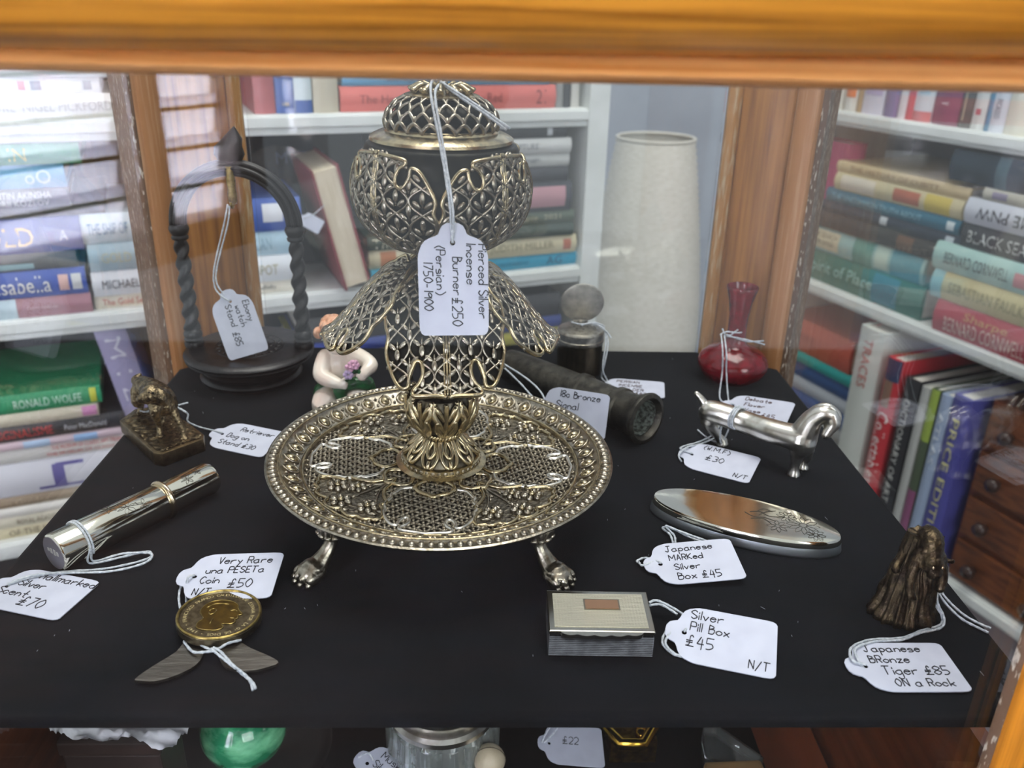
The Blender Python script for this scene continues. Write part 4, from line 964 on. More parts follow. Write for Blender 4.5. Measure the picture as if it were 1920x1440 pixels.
for i in range(gn):
    for j in range(gn):
        qd = [(i, j), (i+1, j), (i+1, j+1), (i, j+1)]
        if all(in_top(*pts_[a][b]) for a, b in qd):
            for a, b in qd:
                if (a, b) not in idx_:
                    x, y = pts_[a][b]; idx_[(a, b)] = len(gt.v); gt.v.append((x, y, HB+.0002+.0013*abs(noise.noise(V((x*420, y*420, 3))))+.0006*noise.noise(V((x*1100, y*1100, 1)))))
            gt.f.append(tuple(idx_[q] for q in qd))
gt.build('rough_ground', DOGB, dog)
def dl(u, v, y): p = D(u, v, y); return V((p.x-dc.x, p.y-dc.y, p.z))
yd = dc.y
dm_ = MB()
dm_.limb([dl(308, 757, yd-.006), dl(300, 745, yd+.000), dl(283, 731, yd+.010), dl(268, 724, yd+.016)], [.0062, .0066, .0058, .0052], 14)       # chest to rump
dm_.limb([dl(306, 750, yd-.006), dl(296, 742, yd-.011), dl(288, 738, yd-.013)], [.0055, .0046, .0048], 12)                    # neck
dm_.ell(dl(286, 738, yd-.0145), (.0052, .0050, .0046)); dm_.limb([dl(281, 741, yd-.017), dl(270, 746, yd-.0185), dl(264, 748, yd-.019)], [.0034, .0027, .0021], 10)
dm_.limb([dl(268, 752, yd-.0185), dl(276, 752, yd-.017)], [.0014, .0018], 8)
dm_.limb([dl(297, 733, yd-.0155), dl(303, 743, yd-.0165), dl(301, 752, yd-.0165)], [.0018, .0026, .0016], 8)                     # ear
dm_.limb([dl(277, 731, yd-.0115), dl(272, 737, yd-.0125)], [.0016, .0018], 8)
gA, gB = S(301, 818, HB)-dc, S(347, 822, HB)-dc
gA.z = gB.z = HB+.0010
dm_.limb([dl(293, 757, yd-.011), dl(291, 775, yd-.0135), V((gA.x-.0004, gA.y+.001, HB+.006)), gA], [.0040, .0024, .0014, .0016], 10)
dm_.limb([dl(318, 759, yd-.005), dl(325, 772, yd-.007), V((gB.x-.0012, gB.y+.001, HB+.006)), gB], [.0040, .0024, .0014, .0016], 10)
for g in (gA, gB):
    for dx in (-.0011, 0, .0011): dm_.ell(g+V((dx, -.0014, -.0003)), (.0007, .0014, .0008), None, 6, 4)
for (hx, hy, gu, gv) in ((262, 735, 262, 776), (286, 735, 306, 792)):
    gq = S(gu, gv, HB)-dc; gq.z = HB+.001; hp = dl(hx, hy, yd+.014)
    dm_.limb([hp, hp.lerp(gq, .42)+V((0, -.002, 0)), hp.lerp(gq, .72)+V((0, .003, 0)), gq, gq+V((0, -.002, -.0004))], [.0046, .0032, .0015, .0014, .0013], 10)
dm_.limb([dl(264, 722, yd+.020), dl(255, 712, yd+.024), dl(262, 704, yd+.026)], [.0022, .0024, .0012], 8)
dm_.fuse('dog', DOGB, dog, .00042, 2, lambda p: .00028*noise.noise(p*900))
ey = MB(); ey.ell(dl(279.5, 736.5, yd-.0188), .0007, None, 8, 6); ey.ell(dl(287, 737, yd-.0198), .0007, None, 8, 6); ey.build('eyes', LINER_SHADE, dog)
# silver scent tube
pa, pb = S(101, 1037, .0078), S(398, 893, .0074); ax = (pb-pa); TL = ax.length; ax.normalize()
tube = thing('scent_tube', 'polished silver scent tube lying at the left front', 'scent bottle', (pa.x, pa.y, 0))
sx_ = ax.cross(V((0, 0, 1))).normalized(); TM = basis(sx_, ax.cross(sx_), ax, V((0, 0, .0078)))
RT = .0077; jn = TL*.655
MB().lathe([(0, 0), (RT-.0008, 0), (RT-.0002, .0004), (RT, .0012), (RT, jn-.0006), (RT-.0004, jn), (0, jn)], 64, M=TM).build('tube_body', POLISH, tube, angle=.6)
MB().lathe([(0, jn), (RT-.0006, jn+.0002), (RT-.0005, TL-.0025), (RT-.0012, TL-.0008), (RT-.0028, TL), (0, TL)], 64, M=TM).build('tube_cap', POLISH, tube, angle=.6)
MB().tube([TM @ V((RT*1.01*math.cos(2*PI*i/64), RT*1.01*math.sin(2*PI*i/64), jn)) for i in range(64)], .0010, 10, closed=True).build('raised_ring', mat('gilded_ring', 'c9b79a', .15, 1.0), tube)
en = MB()
def onT(a, z, h=.00004): return TM @ V(((RT+h)*math.cos(a), (RT+h)*math.sin(a), z))
va = math.atan2((TM.to_3x3().transposed() @ (V((0, -.55, .83)))).y, (TM.to_3x3().transposed() @ (V((0, -.55, .83)))).x)
def spray(z, a0_, n, s, off=0):
    for q in range(n):
        t = 2*PI*q/n
        pts = [onT(a0_+s*x*math.sin(t)/RT*.9-s*y*math.cos(t)/RT*.4, z+s*x*math.cos(t)+s*y*math.sin(t), off+.00005) for x, y in ((.1, 0), (.5, .22), (1, 0), (.5, -.22), (.1, 0))]
        en.tube(spline(pts, 4), .00007, 4)
spray(jn*.62, va+.1, 6, .0042); spray(jn*.50, va-.35, 6, .0034); spray(jn*.75, va+.35, 5, .003); spray(TL*.80, va+.1, 6, .003, -.0004); spray(TL*.88, va-.1, 5, .0022, -.0005)
en.tube(spline([onT(va+.5, jn*.82), onT(va+.2, jn*.68), onT(va-.1, jn*.55), onT(va-.6, jn*.42)], 6), .00008, 4)
en.build('engraving', mat('engraved_line', '4e4a44', .4, 1.0), tube)
MB().lathe([(0, -.0002), (RT-.0010, -.0002), (RT-.0010, .0004), (0, .0004)], 48, M=TM).build('base_plate', mat('plate_grey', '8b8790', .5, .8), tube, smooth=False)
hm = MB()
for k, (dx, sy) in enumerate(((-.0028, .0006), (-.0010, .0010), (.0012, .0012), (.0031, .0008))):
    hm.box((dx-.0006, -sy-.0008, -.0004), (dx+.0006, sy-.0008, -.0001), TM)
hm.build('hallmarks', mat('hallmark', 'd5d2cc', .4, .6), tube, smooth=False)
# coin penknife
cc = S(412, 1160, .0035); kn = thing('coin_penknife', 'bronze coin penknife with two short steel blades opened below it', 'penknife', (cc.x, cc.y, 0))
RC = .0143; tilt = Matrix.Rotation(-.05, 4, 'X') @ Matrix.Rotation(.05, 4, 'Y'); KM = Matrix.Translation((0, 0, .0042)) @ tilt
MB().lathe([(0, -.0018), (RC-.0003, -.0018), (RC, -.0014), (RC, .0010), (RC-.0004, .0015), (RC-.0011, .0015), (RC-.0013, .0011), (0, .0011)], 80, M=KM).build('coin', COINM, kn, angle=.5)
rm = MB(); rm.tube([KM @ V(((RC-.0006)*math.cos(2*PI*i/80), (RC-.0006)*math.sin(2*PI*i/80), .0014)) for i in range(80)], .0006, 6, closed=True); rm.build('raised_rim', BRASS, kn)
head = [(1.3*a_, 1.3*b_) for a_, b_ in [(-.0052, .0006), (-.0050, .0030), (-.0036, .0052), (-.0010, .0062), (.0018, .0058), (.0038, .0044), (.0042, .0030), (.0050, .0016), (.0060, .0004), (.0050, -.0003), (.0053, -.0013), (.0047, -.0020), (.0050, -.0030), (.0040, -.0040), (.0018, -.0042), (.0026, -.0056), (.0006, -.0070), (-.0038, -.0064), (-.0044, -.0040), (-.0036, -.0022)]]
hp = cspline([V((a, b, 0)) for a, b in head], 3); rz = Matrix.Rotation(.0, 4, 'Z')
hd = MB(); hd.prism([(p.x, p.y) for p in hp], .0008, .00135, KM @ rz); ho = hd.build('portrait_relief', mat('worn_brass', '8c7434', .3, 1.0, '6a5a32', 300), kn, smooth=False)
hl = MB(); hl.tube([KM @ V((p.x, p.y, .0013)) for p in hp], .00022, 5, closed=True)
for L_ in (((-.0030, .0012), (-.0022, .0022), (-.0012, .0016), (-.0014, .0002), (-.0024, -.0004), (-.0028, .0004)), ((.0026, .0016), (.0036, .0020), (.0044, .0014)), ((-.0010, -.0022), (-.0012, -.0044)), ((.0030, -.0014), (.0044, -.0016)), ((.0014, .0044), (-.0020, .0044), (-.0040, .0024))):
    hl.tube(spline([KM @ V((x*1.3, y*1.3, .00138)) for x, y in L_], 3), .0002, 5)
hl.build('relief_lines', BRASS, ho)
lt = MB(); msg = 'FRANCISCO FRANCO CAUDILLO DE ESPAÑA POR LA G. DE DIOS · 1947 · '
for k, chx in enumerate(msg):
    if chx == ' ': continue
    vs, fs = text_verts(chx, None, .0013 if chx not in '·.' else .0004)
    a = math.radians(205)-2*PI*k/len(msg); R = KM @ Matrix.Rotation(a-PI/2, 4, 'Z') @ Matrix.Translation((0, RC-.0030, .00118))
    lt.add([R @ p for p in vs], fs)
lt.build('coin_lettering', mat('bright_letters', 'dccb96', .55, .8), kn, smooth=False)
def blade(pts, name):
    P = [S(u, v, .0022)-V((cc.x, cc.y, 0)) for u, v in pts]
    return MB().prism([(p.x, p.y) for p in cspline([V((p.x, p.y, 0)) for p in P], 3)], .0012, .0022).build('blade', STEEL, kn, smooth=False)
blade([(350, 1200), (330, 1222), (288, 1248), (254, 1272), (262, 1276), (290, 1277), (330, 1266), (368, 1246), (382, 1222), (378, 1205)], 'a')
blade([(420, 1205), (410, 1222), (416, 1242), (432, 1254), (470, 1257), (500, 1251), (522, 1242), (505, 1230), (470, 1215), (446, 1202)], 'b')
# pill box
pbw = S(1223, 1234)-S(1029, 1231); pbx = V((pbw.x, pbw.y, 0)).normalized(); pby = V((-pbx.y, pbx.x, 0)); o_ = S(1029, 1231)
WB, HBX = .0348, .0098
yb = D(1118, 1110, .25); DB = (S(1118, 1109, .0115)-o_).dot(pby)
pill = thing('pill_box', 'small silver pill box with a hinged engine-turned lid', 'pill box', o_); pill.rotation_euler = (0, 0, math.atan2(pbx.y, pbx.x))
bx = MB(); n_ = 11
prof_ = [(0, 0)]
for k in range(n_): z = .0006+.0082*k/n_; prof_ += [(.0000, z), (-.0003, z+.00028), (0, z+.00056)]
prof_ += [(0, HBX)]
def rect(off, z): return [(-off*-1, -(-off), z), (WB-off, off, z), (WB-off, DB-off, z), (off, DB-off, z)]
vs = []
for o1, z in prof_: vs += rect(o1, z)
m_ = len(prof_); fs = [(j*4+i, j*4+(i+1) % 4, (j+1)*4+(i+1) % 4, (j+1)*4+i) for j in range(m_-1) for i in range(4)]+[(3, 2, 1, 0), tuple(range((m_-1)*4, m_*4))]
bx.add(vs, fs); bx.build('box_body', mat('reeded_silver', '86868a', .24, 1.0, '6a6a6e', 300), pill, smooth=False)
ld = MB(); ld.box((-.0004, -.0006, HBX), (WB+.0004, DB+.0004, HBX+.0016)); lo_ = ld.build('lid', mat('lid_edge', 'b9b5a8', .2, 1.0), pill, smooth=False, bevel=.0004)
et_ = bpy.data.materials.new('engine_turned'); et_.use_nodes = True; nt = et_.node_tree; b_ = nt.nodes['Principled BSDF']
b_.inputs['Base Color'].default_value = lin('cdc8b4'); b_.inputs['Metallic'].default_value = 1; b_.inputs['Roughness'].default_value = .3
tc = nt.nodes.new('ShaderNodeTexCoord'); w1 = nt.nodes.new('ShaderNodeTexWave'); w1.wave_type = 'BANDS'; w1.bands_direction = 'Y'; w1.inputs['Scale'].default_value = 420; w1.inputs['Distortion'].default_value = 0
w2 = nt.nodes.new('ShaderNodeTexWave'); w2.bands_direction = 'X'; w2.inputs['Scale'].default_value = 300
ad = nt.nodes.new('ShaderNodeMath'); ad.operation = 'MULTIPLY_ADD'; ad.inputs[1].default_value = .35
bpn = nt.nodes.new('ShaderNodeBump'); bpn.inputs['Strength'].default_value = .8; bpn.inputs['Distance'].default_value = .0004
nt.links.new(tc.outputs['Object'], w1.inputs[0]); nt.links.new(tc.outputs['Object'], w2.inputs[0]); nt.links.new(w2.outputs[1], ad.inputs[0]); nt.links.new(w1.outputs[1], ad.inputs[2])
nt.links.new(ad.outputs[0], bpn.inputs['Height']); nt.links.new(bpn.outputs[0], b_.inputs['Normal'])
MB().box((.0016, .0016, HBX+.0015), (WB-.0016, DB-.0016, HBX+.00185)).build('engine_turned_panel', et_, lo_, smooth=False)
cw, cd_ = .0115, .0046; cx_, cy_ = WB*.53, DB*.63
MB().box((cx_-cw/2-.0005, cy_-cd_/2-.0005, HBX+.0018), (cx_+cw/2+.0005, cy_+cd_/2+.0005, HBX+.0021)).build('cartouche_frame', mat('frame_silver', '9c9484', .25, 1), lo_, smooth=False)
MB().box((cx_-cw/2, cy_-cd_/2, HBX+.0020), (cx_+cw/2, cy_+cd_/2, HBX+.0023)).build('cartouche', COPPER, lo_, smooth=False)
sc_ = [(x, -.0006-.0016*max(0, math.sin(PI*min(1, max(0, (x-.10*WB)/(WB*.8)))))**.35-.0007*abs(math.sin(PI*5*(x-.1*WB)/(WB*.8)))) if .1*WB < x < .9*WB else (x, -.0006) for x in [WB*i/60 for i in range(61)]]
MB().prism([(0, 0)]+sc_+[(WB, 0)], HBX+.0001, HBX+.0015).build('thumbpiece', MATS['lid_edge'], lo_, smooth=False)
# oval box
oa, ob = S(1222, 938, .0035), S(1578, 1022, .0035); oc = (oa+ob)/2; od = (ob-oa); OL = od.length/2; od.normalize()
oval = thing('oval_box', 'long oval polished silver box with engraved flowers on its lid', 'box', (oc.x, oc.y, 0)); oval.rotation_euler = (0, 0, math.atan2(od.y, od.x))
OW = .0150
def ovr(s, z, n=96): return [(OL*s*math.cos(2*PI*i/n), OW*(1-(1-s)*OL/OW)*math.sin(2*PI*i/n), z) for i in range(n)]
def ring_mesh(levels, n=96):
    m = MB(); vs = []
    for s, z in levels: vs += ovr(s, z, n)
    k = len(levels); m.add(vs, [(j*n+i, j*n+(i+1) % n, (j+1)*n+(i+1) % n, (j+1)*n+i) for j in range(k-1) for i in range(n)]+[tuple(reversed(range(n))), tuple(range((k-1)*n, k*n))]); return m
ring_mesh([(1.0, 0), (1.008, .0005), (1.008, .0012), (.995, .0040), (.992, .0043)]).build('box_body', mat('steel_silver', 'b4babc', .38, 1), oval, angle=.7)
ring_mesh([(.993, .0044), (.993, .0047), (.985, .0064), (.980, .0070), (.97, .0074), (.9, .0077), (.78, .0079)]).build('lid', POLISH, oval, angle=.6)
eg_ = MB()
def fl_spray(cx, cy, n, s, rot=0, w_=.3):
    for q in range(n):
        t = rot+2*PI*q/n
        P = [(cx+s*(x*math.cos(t)-y*math.sin(t)), cy+s*(x*math.sin(t)+y*math.cos(t)), .0079) for x, y in ((.18, 0), (.55, w_), (1, 0), (.55, -w_), (.18, 0))]
        eg_.tube(spline(P, 3), .00008, 4)
fl_spray(OL*.60, .001, 12, .0068, .2, .16); fl_spray(OL*.42, .0048, 10, .0042, 0, .2); fl_spray(OL*.36, -.0042, 8, .0045, .3, .2); fl_spray(OL*.74, -.0040, 8, .0040, .1, .22)
for L_ in (((.05, .002), (.15, .004), (.25, .002), (.4, .004)), ((.08, -.003), (.2, -.001), (.3, -.004)), ((0, .001), (.1, -.001), (.22, .0), (.33, -.001)), ((.12, .004), (.18, .007), (.27, .006)), ((.15, .001), (.2, .0045), (.3, .0075))):
    eg_.tube(spline([(OL*x, y, .0080) for x, y in L_], 5), .00010, 4)
eg_.build('engraving', MATS['engraved_line'], oval)
# tiger on a rock
tb = S(1694, 1152); tig = thing('tiger_figurine', 'small dark bronze tiger crouching on a tall grooved rock', 'figurine', tb)
rk = MB()
def rockf(a, b):
    th = 2*PI*a; z = .0345*b
    r = .0098-.0044*b+.0012*math.exp(-((b-.05)/.08)**2)
    r *= 1+.10*math.cos(th*2+.4)
    g = (.0006*math.sin(th*15+2.5*math.sin(th*2)+b*2)+.0003*math.sin(th*31+b*5))*(1.1-.6*b)+.0011*noise.noise(V((math.cos(th)*2.2, math.sin(th)*2.2, b*5)))
    nick = -.0024*math.exp(-((th-4.6)/.55)**2-((b-.58)/.12)**2)
    r += g+nick
    return V((r*math.cos(th)+.0024*b-.0010, r*.9*math.sin(th)+.001*b, z+(.0016*noise.noise(V((th*2, 4, 1))) if b > .97 else 0)))
rk.grid(rockf, 120, 50, cu=True); rk.add([rockf(i/120, 1) for i in range(120)]+[V((.0016, .001, .0330))], [(i, (i+1) % 120, 120) for i in range(120)])
rk.add([rockf(i/120, 0) for i in range(120)], [tuple(reversed(range(120)))])
rk.build('rock', ROCKB, tig)
tg = MB()
tg.limb([(.0065, .0035, .029), (.0055, .0005, .0335), (.0048, -.0035, .0335), (.0042, -.0062, .0305)], [.0036, .0042, .0042, .0036], 12)
tg.ell((.0040, -.0078, .0282), (.0043, .0040, .0040)); tg.ell((.0036, -.0108, .0262), (.0024, .0024, .0019)); tg.ell((.0035, -.0100, .0244), (.0019, .0018, .0010))
for s_ in (-1, 1):
    tg.ell((.0040+s_*.0032, -.0064, .0315), (.0012, .0008, .0014)); tg.ell((.0038+s_*.0015, -.0112, .0268), (.0011, .0012, .0009)); tg.ell((.0040+s_*.0019, -.0106, .0292), (.0009, .0007, .0008))
tg.limb([(.0008, -.0045, .0295), (-.0022, -.0070, .0245), (-.0030, -.0088, .0190), (-.0026, -.0100, .0165)], [.0026, .0020, .0016, .0018], 10)
tg.limb([(.0080, -.0045, .0285), (.0098, -.0065, .0225), (.0090, -.0082, .0180)], [.0026, .0020, .0018], 10)
tg.limb([(.0085, .004, .029), (.0118, .002, .0255), (.0128, -.001, .0215)], [.0030, .0022, .0018], 10)
tg.limb([(.0105, .003, .0265), (.0140, .001, .0235), (.0165, -.0005, .0238)], [.0014, .0011, .0008], 8)
tg.limb([(-.0005, .002, .0285), (-.0042, -.001, .0245), (-.0062, -.003, .0222)], [.0020, .0014, .0016], 8)
for dx in (-.0009, .0003, .0014): tg.ell((-.0028+dx, -.0112, .0158), (.0006, .0010, .0008), None, 6, 4)
tg.v = [(x*.95-.0030, y, z) for x, y, z in tg.v]
tg.fuse('tiger', ROCKB, tig, .0004, 1, lambda p: .0002*noise.noise(p*1100))
ey = MB()
for s_ in (-1, 1): ey.ell((.0008+s_*.0016, -.0114, .0287), .0006, None, 8, 6)
ey.build('eyes', mat('eye_glint', 'b9a48a', .15, 1.0), tig)
# horse knife rest
hf, hb_ = S(1488, 890), S(1352, 832); hcn = (hf+hb_)/2
hor = thing('horse_figurine', 'long-bodied polished silver horse standing beside the red vase', 'figurine', (hcn.x, hcn.y, 0))
yF, yB = hf.y+.002, hb_.y-.001
def hl_(u, v, y): p = D(u, v, y); return V((p.x-hcn.x, p.y-hcn.y, p.z))
hm_ = MB()
hm_.limb([hl_(1331, 771, yB), hl_(1352, 776, yB-.003), hl_(1400, 793, (yB*2+yF)/3), hl_(1440, 806, (yB+yF*2)/3), hl_(1482, 818, yF+.002), hl_(1500, 822, yF)], [.0056, .0058, .0057, .0058, .0062, .0074], 20, 5)
hm_.ell(hl_(1330, 774, yB+.001), (.0055, .0052, .0062)); hm_.ell(hl_(1504, 828, yF-.001), (.0066, .0066, .0082))
hm_.limb([hl_(1505, 820, yF), hl_(1513, 802, yF-.001), hl_(1525, 785, yF-.002), hl_(1542, 776, yF-.004), hl_(1556, 779, yF-.005)], [.0070, .0060, .0050, .0042, .0036], 14)
hm_.limb([hl_(1558, 780, yF-.005), hl_(1562, 793, yF-.006), hl_(1555, 806, yF-.007), hl_(1549, 815, yF-.0075)], [.0038, .0036, .0027, .0023], 12)
for du in (-4, 4): hm_.limb([hl_(1562+du, 776, yF-.005+du*.0002), hl_(1563+du*1.3, 769, yF-.005+du*.0002)], [.0012, .0006], 8)
def hleg(u0, v0, u1, v1, gu, gv, y0, r):
    g = S(gu, gv)-V((hcn.x, hcn.y, 0)); a = hl_(u0, v0, y0); b = hl_(u1, v1, y0)
    hm_.limb([a, b, V((b.x*.35+g.x*.65, b.y*.3+g.y*.7, max(.0045, b.z*.4))), V((g.x, g.y, .0016))], [r, r*.66, r*.5, r*.62], 12)
    hm_.lathe([(r*.5, .0026), (r*.62, .0020), (r*.8, 0), (0, 0)], 12, (g.x, g.y, 0))
hleg(1497, 842, 1493, 862, 1488, 891, yF-.002, .0042); hleg(1512, 842, 1512, 858, 1505, 878, yF+.004, .0040)
hleg(1328, 785, 1331, 800, 1354, 833, yB, .0044); hleg(1333, 783, 1338, 800, 1345, 828, yB+.007, .0040)
hm_.limb([hl_(1322, 760, yB+.001), hl_(1315, 748, yB+.002), hl_(1306, 738, yB+.003)], [.0024, .0019, .0014], 10)
hm_.fuse('horse_body', SILVER, hor, .00045, 5)
mn = MB()
P = spline([hl_(1500, 796, yF+.003), hl_(1512, 780, yF+.001), hl_(1530, 766, yF-.001), hl_(1552, 763, yF-.004), hl_(1571, 776, yF-.005), hl_(1574, 790, yF-.006)], 8)
mn.tube(P, [.0009+.0010*math.sin(PI*i/(len(P)-1)) for i in range(len(P))], 8)
mn.build('mane', SILVER, hor)
# red vase
vz = thing('bud_vase', 'small glossy red bud vase with a flared neck', 'vase', (.1480, .4690, 0))
MB().lathe([(0, .0006), (.0115, 0), (.0130, .0006), (.0176, .0040), (.0203, .0085), (.0206, .0115), (.0192, .0150), (.0150, .0188), (.0098, .0213), (.0068, .0232), (.0057, .0265), (.0054, .032), (.0057, .040), (.0068, .048), (.0084, .0545), (.0092, .0575), (.0088, .0580), (.0080, .0560), (.0060, .046), (.0045, .034), (0, .030)], 64).build('body', GLAZE, vz, angle=1.2)
# incense holder
ih = thing('incense_holder', 'small cylindrical bronze and silver incense holder with its lid open', 'incense holder', (.0570, .4790, 0))
MB().lathe([(0, 0), (.0133, 0), (.0136, .001), (.0134, .004), (.0137, .019), (.0138, .0195)], 48).build('body', mat('dull_bronze', '6a5f4c', .34, .95, '4a4236', 200, (1, 1, .3), bump=.15, bscale=300), ih, angle=.6)
MB().lathe([(.0139, .0195), (.0143, .0200), (.0143, .0218), (.0139, .0222), (.0141, .0228), (.0141, .0262), (.0134, .0272), (.0125, .0276), (.004, .0283), (0, .0284)], 48).build('collar', AGED, ih, angle=.5)
hol = MB()
for a in range(6): hol.lathe([(.0006, 0), (.0006, .0003), (0, .0003)], 8, (.004*math.cos(a), .004*math.sin(a), .0281))
hol.lathe([(.0006, 0), (.0006, .0003), (0, .0003)], 8, (0, 0, .0283)); hol.build('pierced_holes', LINER_SHADE, ih)
LM = Matrix.Translation((.001, .0085, .0405)) @ Matrix.Rotation(-1.35, 4, 'X')
lid2 = MB().lathe([(0, -.0008), (.0122, -.0008), (.0130, -.0003), (.0130, .0006), (.0122, .0010), (.0116, .0006), (0, .0004)], 56, M=LM).build('open_lid', mat('lid_silver', 'd2cfc6', .55, 1.0, 'a5a299', 150), ih, angle=.6)
sw = MB()
for L_ in (((-.009, .002), (-.004, .005), (.002, .004), (.008, .006)), ((-.008, -.003), (-.002, .0), (.003, -.004)), ((.001, .002), (.003, -.002), (.006, -.006))): sw.tube(spline([LM @ V((x, y, .0006)) for x, y in L_], 5), .00022, 5)
sw.build('engraving', MATS['engraved_line'], lid2)
MB().box((-.004, .0092, .0265), (.005, .0112, .0295)).build('hinge', AGED, ih)
# signal cannon
ga, gb = V((.0120, .4650, .0100)), S(1213, 786, .0136); gx = (gb-ga); GL = gx.length; gx.normalize()
gun = thing('signal_cannon', 'small dark bronze signal cannon lying with its flared muzzle to the right', 'cannon', (gb.x, gb.y, 0))
gs = gx.cross(V((0, 0, 1))).normalized(); GM = basis(gs, gx.cross(gs), gx, ga-V((gb.x, gb.y, 0)))
MB().lathe([(0, -.004), (.003, -.0035), (.0045, -.001), (.0035, .001), (.006, .002), (.0090, .003), (.0095, .008), (.0098, GL*.45), (.0098, GL*.56), (.0110, GL*.565), (.0110, GL*.60), (.0100, GL*.61), (.0098, GL*.80), (.0112, GL*.815), (.0112, GL*.845), (.0102, GL*.855), (.0104, GL*.92), (.0118, GL*.955), (.0130, GL*.975), (.0136, GL*.99), (.0134, GL), (.0112, GL+.0006), (.0098, GL-.001), (.0085, GL-.012), (0, GL-.013)], 56, M=GM).build('barrel', GUNM, gun, angle=.7)
cv_ = MB().lathe([(0, GL-.0115), (.0080, GL-.0105), (.0093, GL-.002), (.0088, GL-.0022), (.0076, GL-.0100), (0, GL-.0105)], 32, M=GM).build('bore_corrosion', mat('bore_dust', '5f665f', .9, 0, '23251f', 500, lo=.4, hi=.6, bump=.6, bscale=600), gun)
kk = MB(); kk.limb([GM @ V((0, .010, GL*.20)), GM @ V((0, .0135, GL*.20))], [.003, .002], 10); kk.build('touch_hole_boss', GUNM, gun)
# ------------------------------------------------------------------ handwriting: one pen stroke at a time (x 0-6, y 0-9; base line 3)
GL_ = {'a': '46 26 05 04 13 33 44 46/46 44 53', 'b': '09 03/05 26 45 44 23 03', 'c': '45 26 05 04 23 44', 'd': '49 43/45 26 05 04 23 44', 'e': '05 45 36 16 05 04 23 44',
 'f': '48 39 28 23/06 46', 'g': '46 26 05 04 23 44/46 41 20 01', 'h': '09 03/05 26 45 43', 'i': '06 03/08 07', 'k': '09 03/46 04/15 43', 'l': '09 03', 'm': '06 03/05 16 36 33/35 46 66 63',
 'n': '06 03/05 26 45 43', 'o': '26 05 04 23 44 45 26', 'p': '06 00/05 26 45 44 23 04', 'r': '06 03/05 26 46', 's': '45 26 05 44 33 03', 't': '29 24 33 43/06 46', 'u': '06 04 23 44 46/46 43',
 'v': '06 23/23 46', 'w': '06 13/13 25/25 33/33 46', 'x': '06 43/46 03', 'z': '06 46/46 03/03 43', 'y': '06 24/46 10', 'A': '03 29/29 43/15 35', 'B': '09 03/09 38 37 06/06 46 44 33 03', 'C': '48 29 07 05 23 44', 'D': '09 03/09 39 47 45 33 03',
 'E': '49 09/09 03/03 43/06 36', 'F': '49 09/09 03/06 36', 'H': '09 03/49 43/06 46', 'I': '09 03', 'J': '19 59/39 34 23 04', 'K': '09 03/49 06/06 43', 'L': '09 03/03 43', 'M': '03 09/09 35/35 69/69 63',
 'N': '03 09/09 43/43 49', 'O': '29 07 05 23 45 47 29', 'P': '09 03/09 39 48 46 06', 'R': '09 03/09 39 48 46 06/26 43', 'S': '48 29 08 07 45 44 23 04', 'T': '09 59/29 23', 'V': '09 23/23 49', 'W': '09 13/13 26/26 33/33 49',
 '£': '48 39 28 24 03/03 53/06 46/05 45', '0': '29 07 05 23 45 47 29', '1': '29 23', '2': '08 29 48 46 03/03 43', '3': '09 39 47 26/26 45 44 23 03', '4': '29 05/05 45/38 32', '5': '49 09/09 06/06 36 45 44 23 03',
 '7': '09 49/49 13', '8': '29 08 07 45 44 23 04 05 47 48 29', '9': '47 28 07 06 26 47/48 43', '.': '03 13', '-': '05 35', '(': '29 17 05 13 22', ')': '09 27 35 23 12', '/': '49 02', ',': '13 01'}
def write(mb, lines, put, pen):             # lines: (text, x, y, size); put maps tag space to 3-D
    for text, x, y, size in lines:
        u = size/6.0*1.14; cx = x
        for ch in text:
            if ch == ' ': cx += u*2.6; continue
            g = GL_.get(ch)
            if g is None: cx += u*4; continue
            mx_ = 0
            for st_ in g.split('/'):
                pts = [(int(p[0]), int(p[1])) for p in st_.split()]
                mx_ = max(mx_, max(p[0] for p in pts)); jx = random.uniform(-.15, .15)
                P = [put(cx+(px+jx+(py-3)*.08)*u*.74, y+(py-3)*u*1.0) for px, py in pts]
                q = spline(P, 4) if len(P) > 2 else [P[0], P[0].lerp(P[1], .5), P[1]]
                mb.tube(q, pen, 4)
            cx += u*(mx_+1.6)*.74
TL_, TW_ = .0376, .0233
def tag_outline(L, Wd):
    h = [(0, 0), (.006, .17), (.03, .30), (.065, .36), (.10, .40), (.118, .50), (.135, .66), (.16, .80), (.20, .90), (.25, .96), (.285, .99), (.33, 1.0), (.90, 1.0), (.955, .985), (.985, .94), (1.0, .86)]
    return [(a*L, b*Wd/2) for a, b in h]+[(a*L, -b*Wd/2) for a, b in reversed(h[1:])]
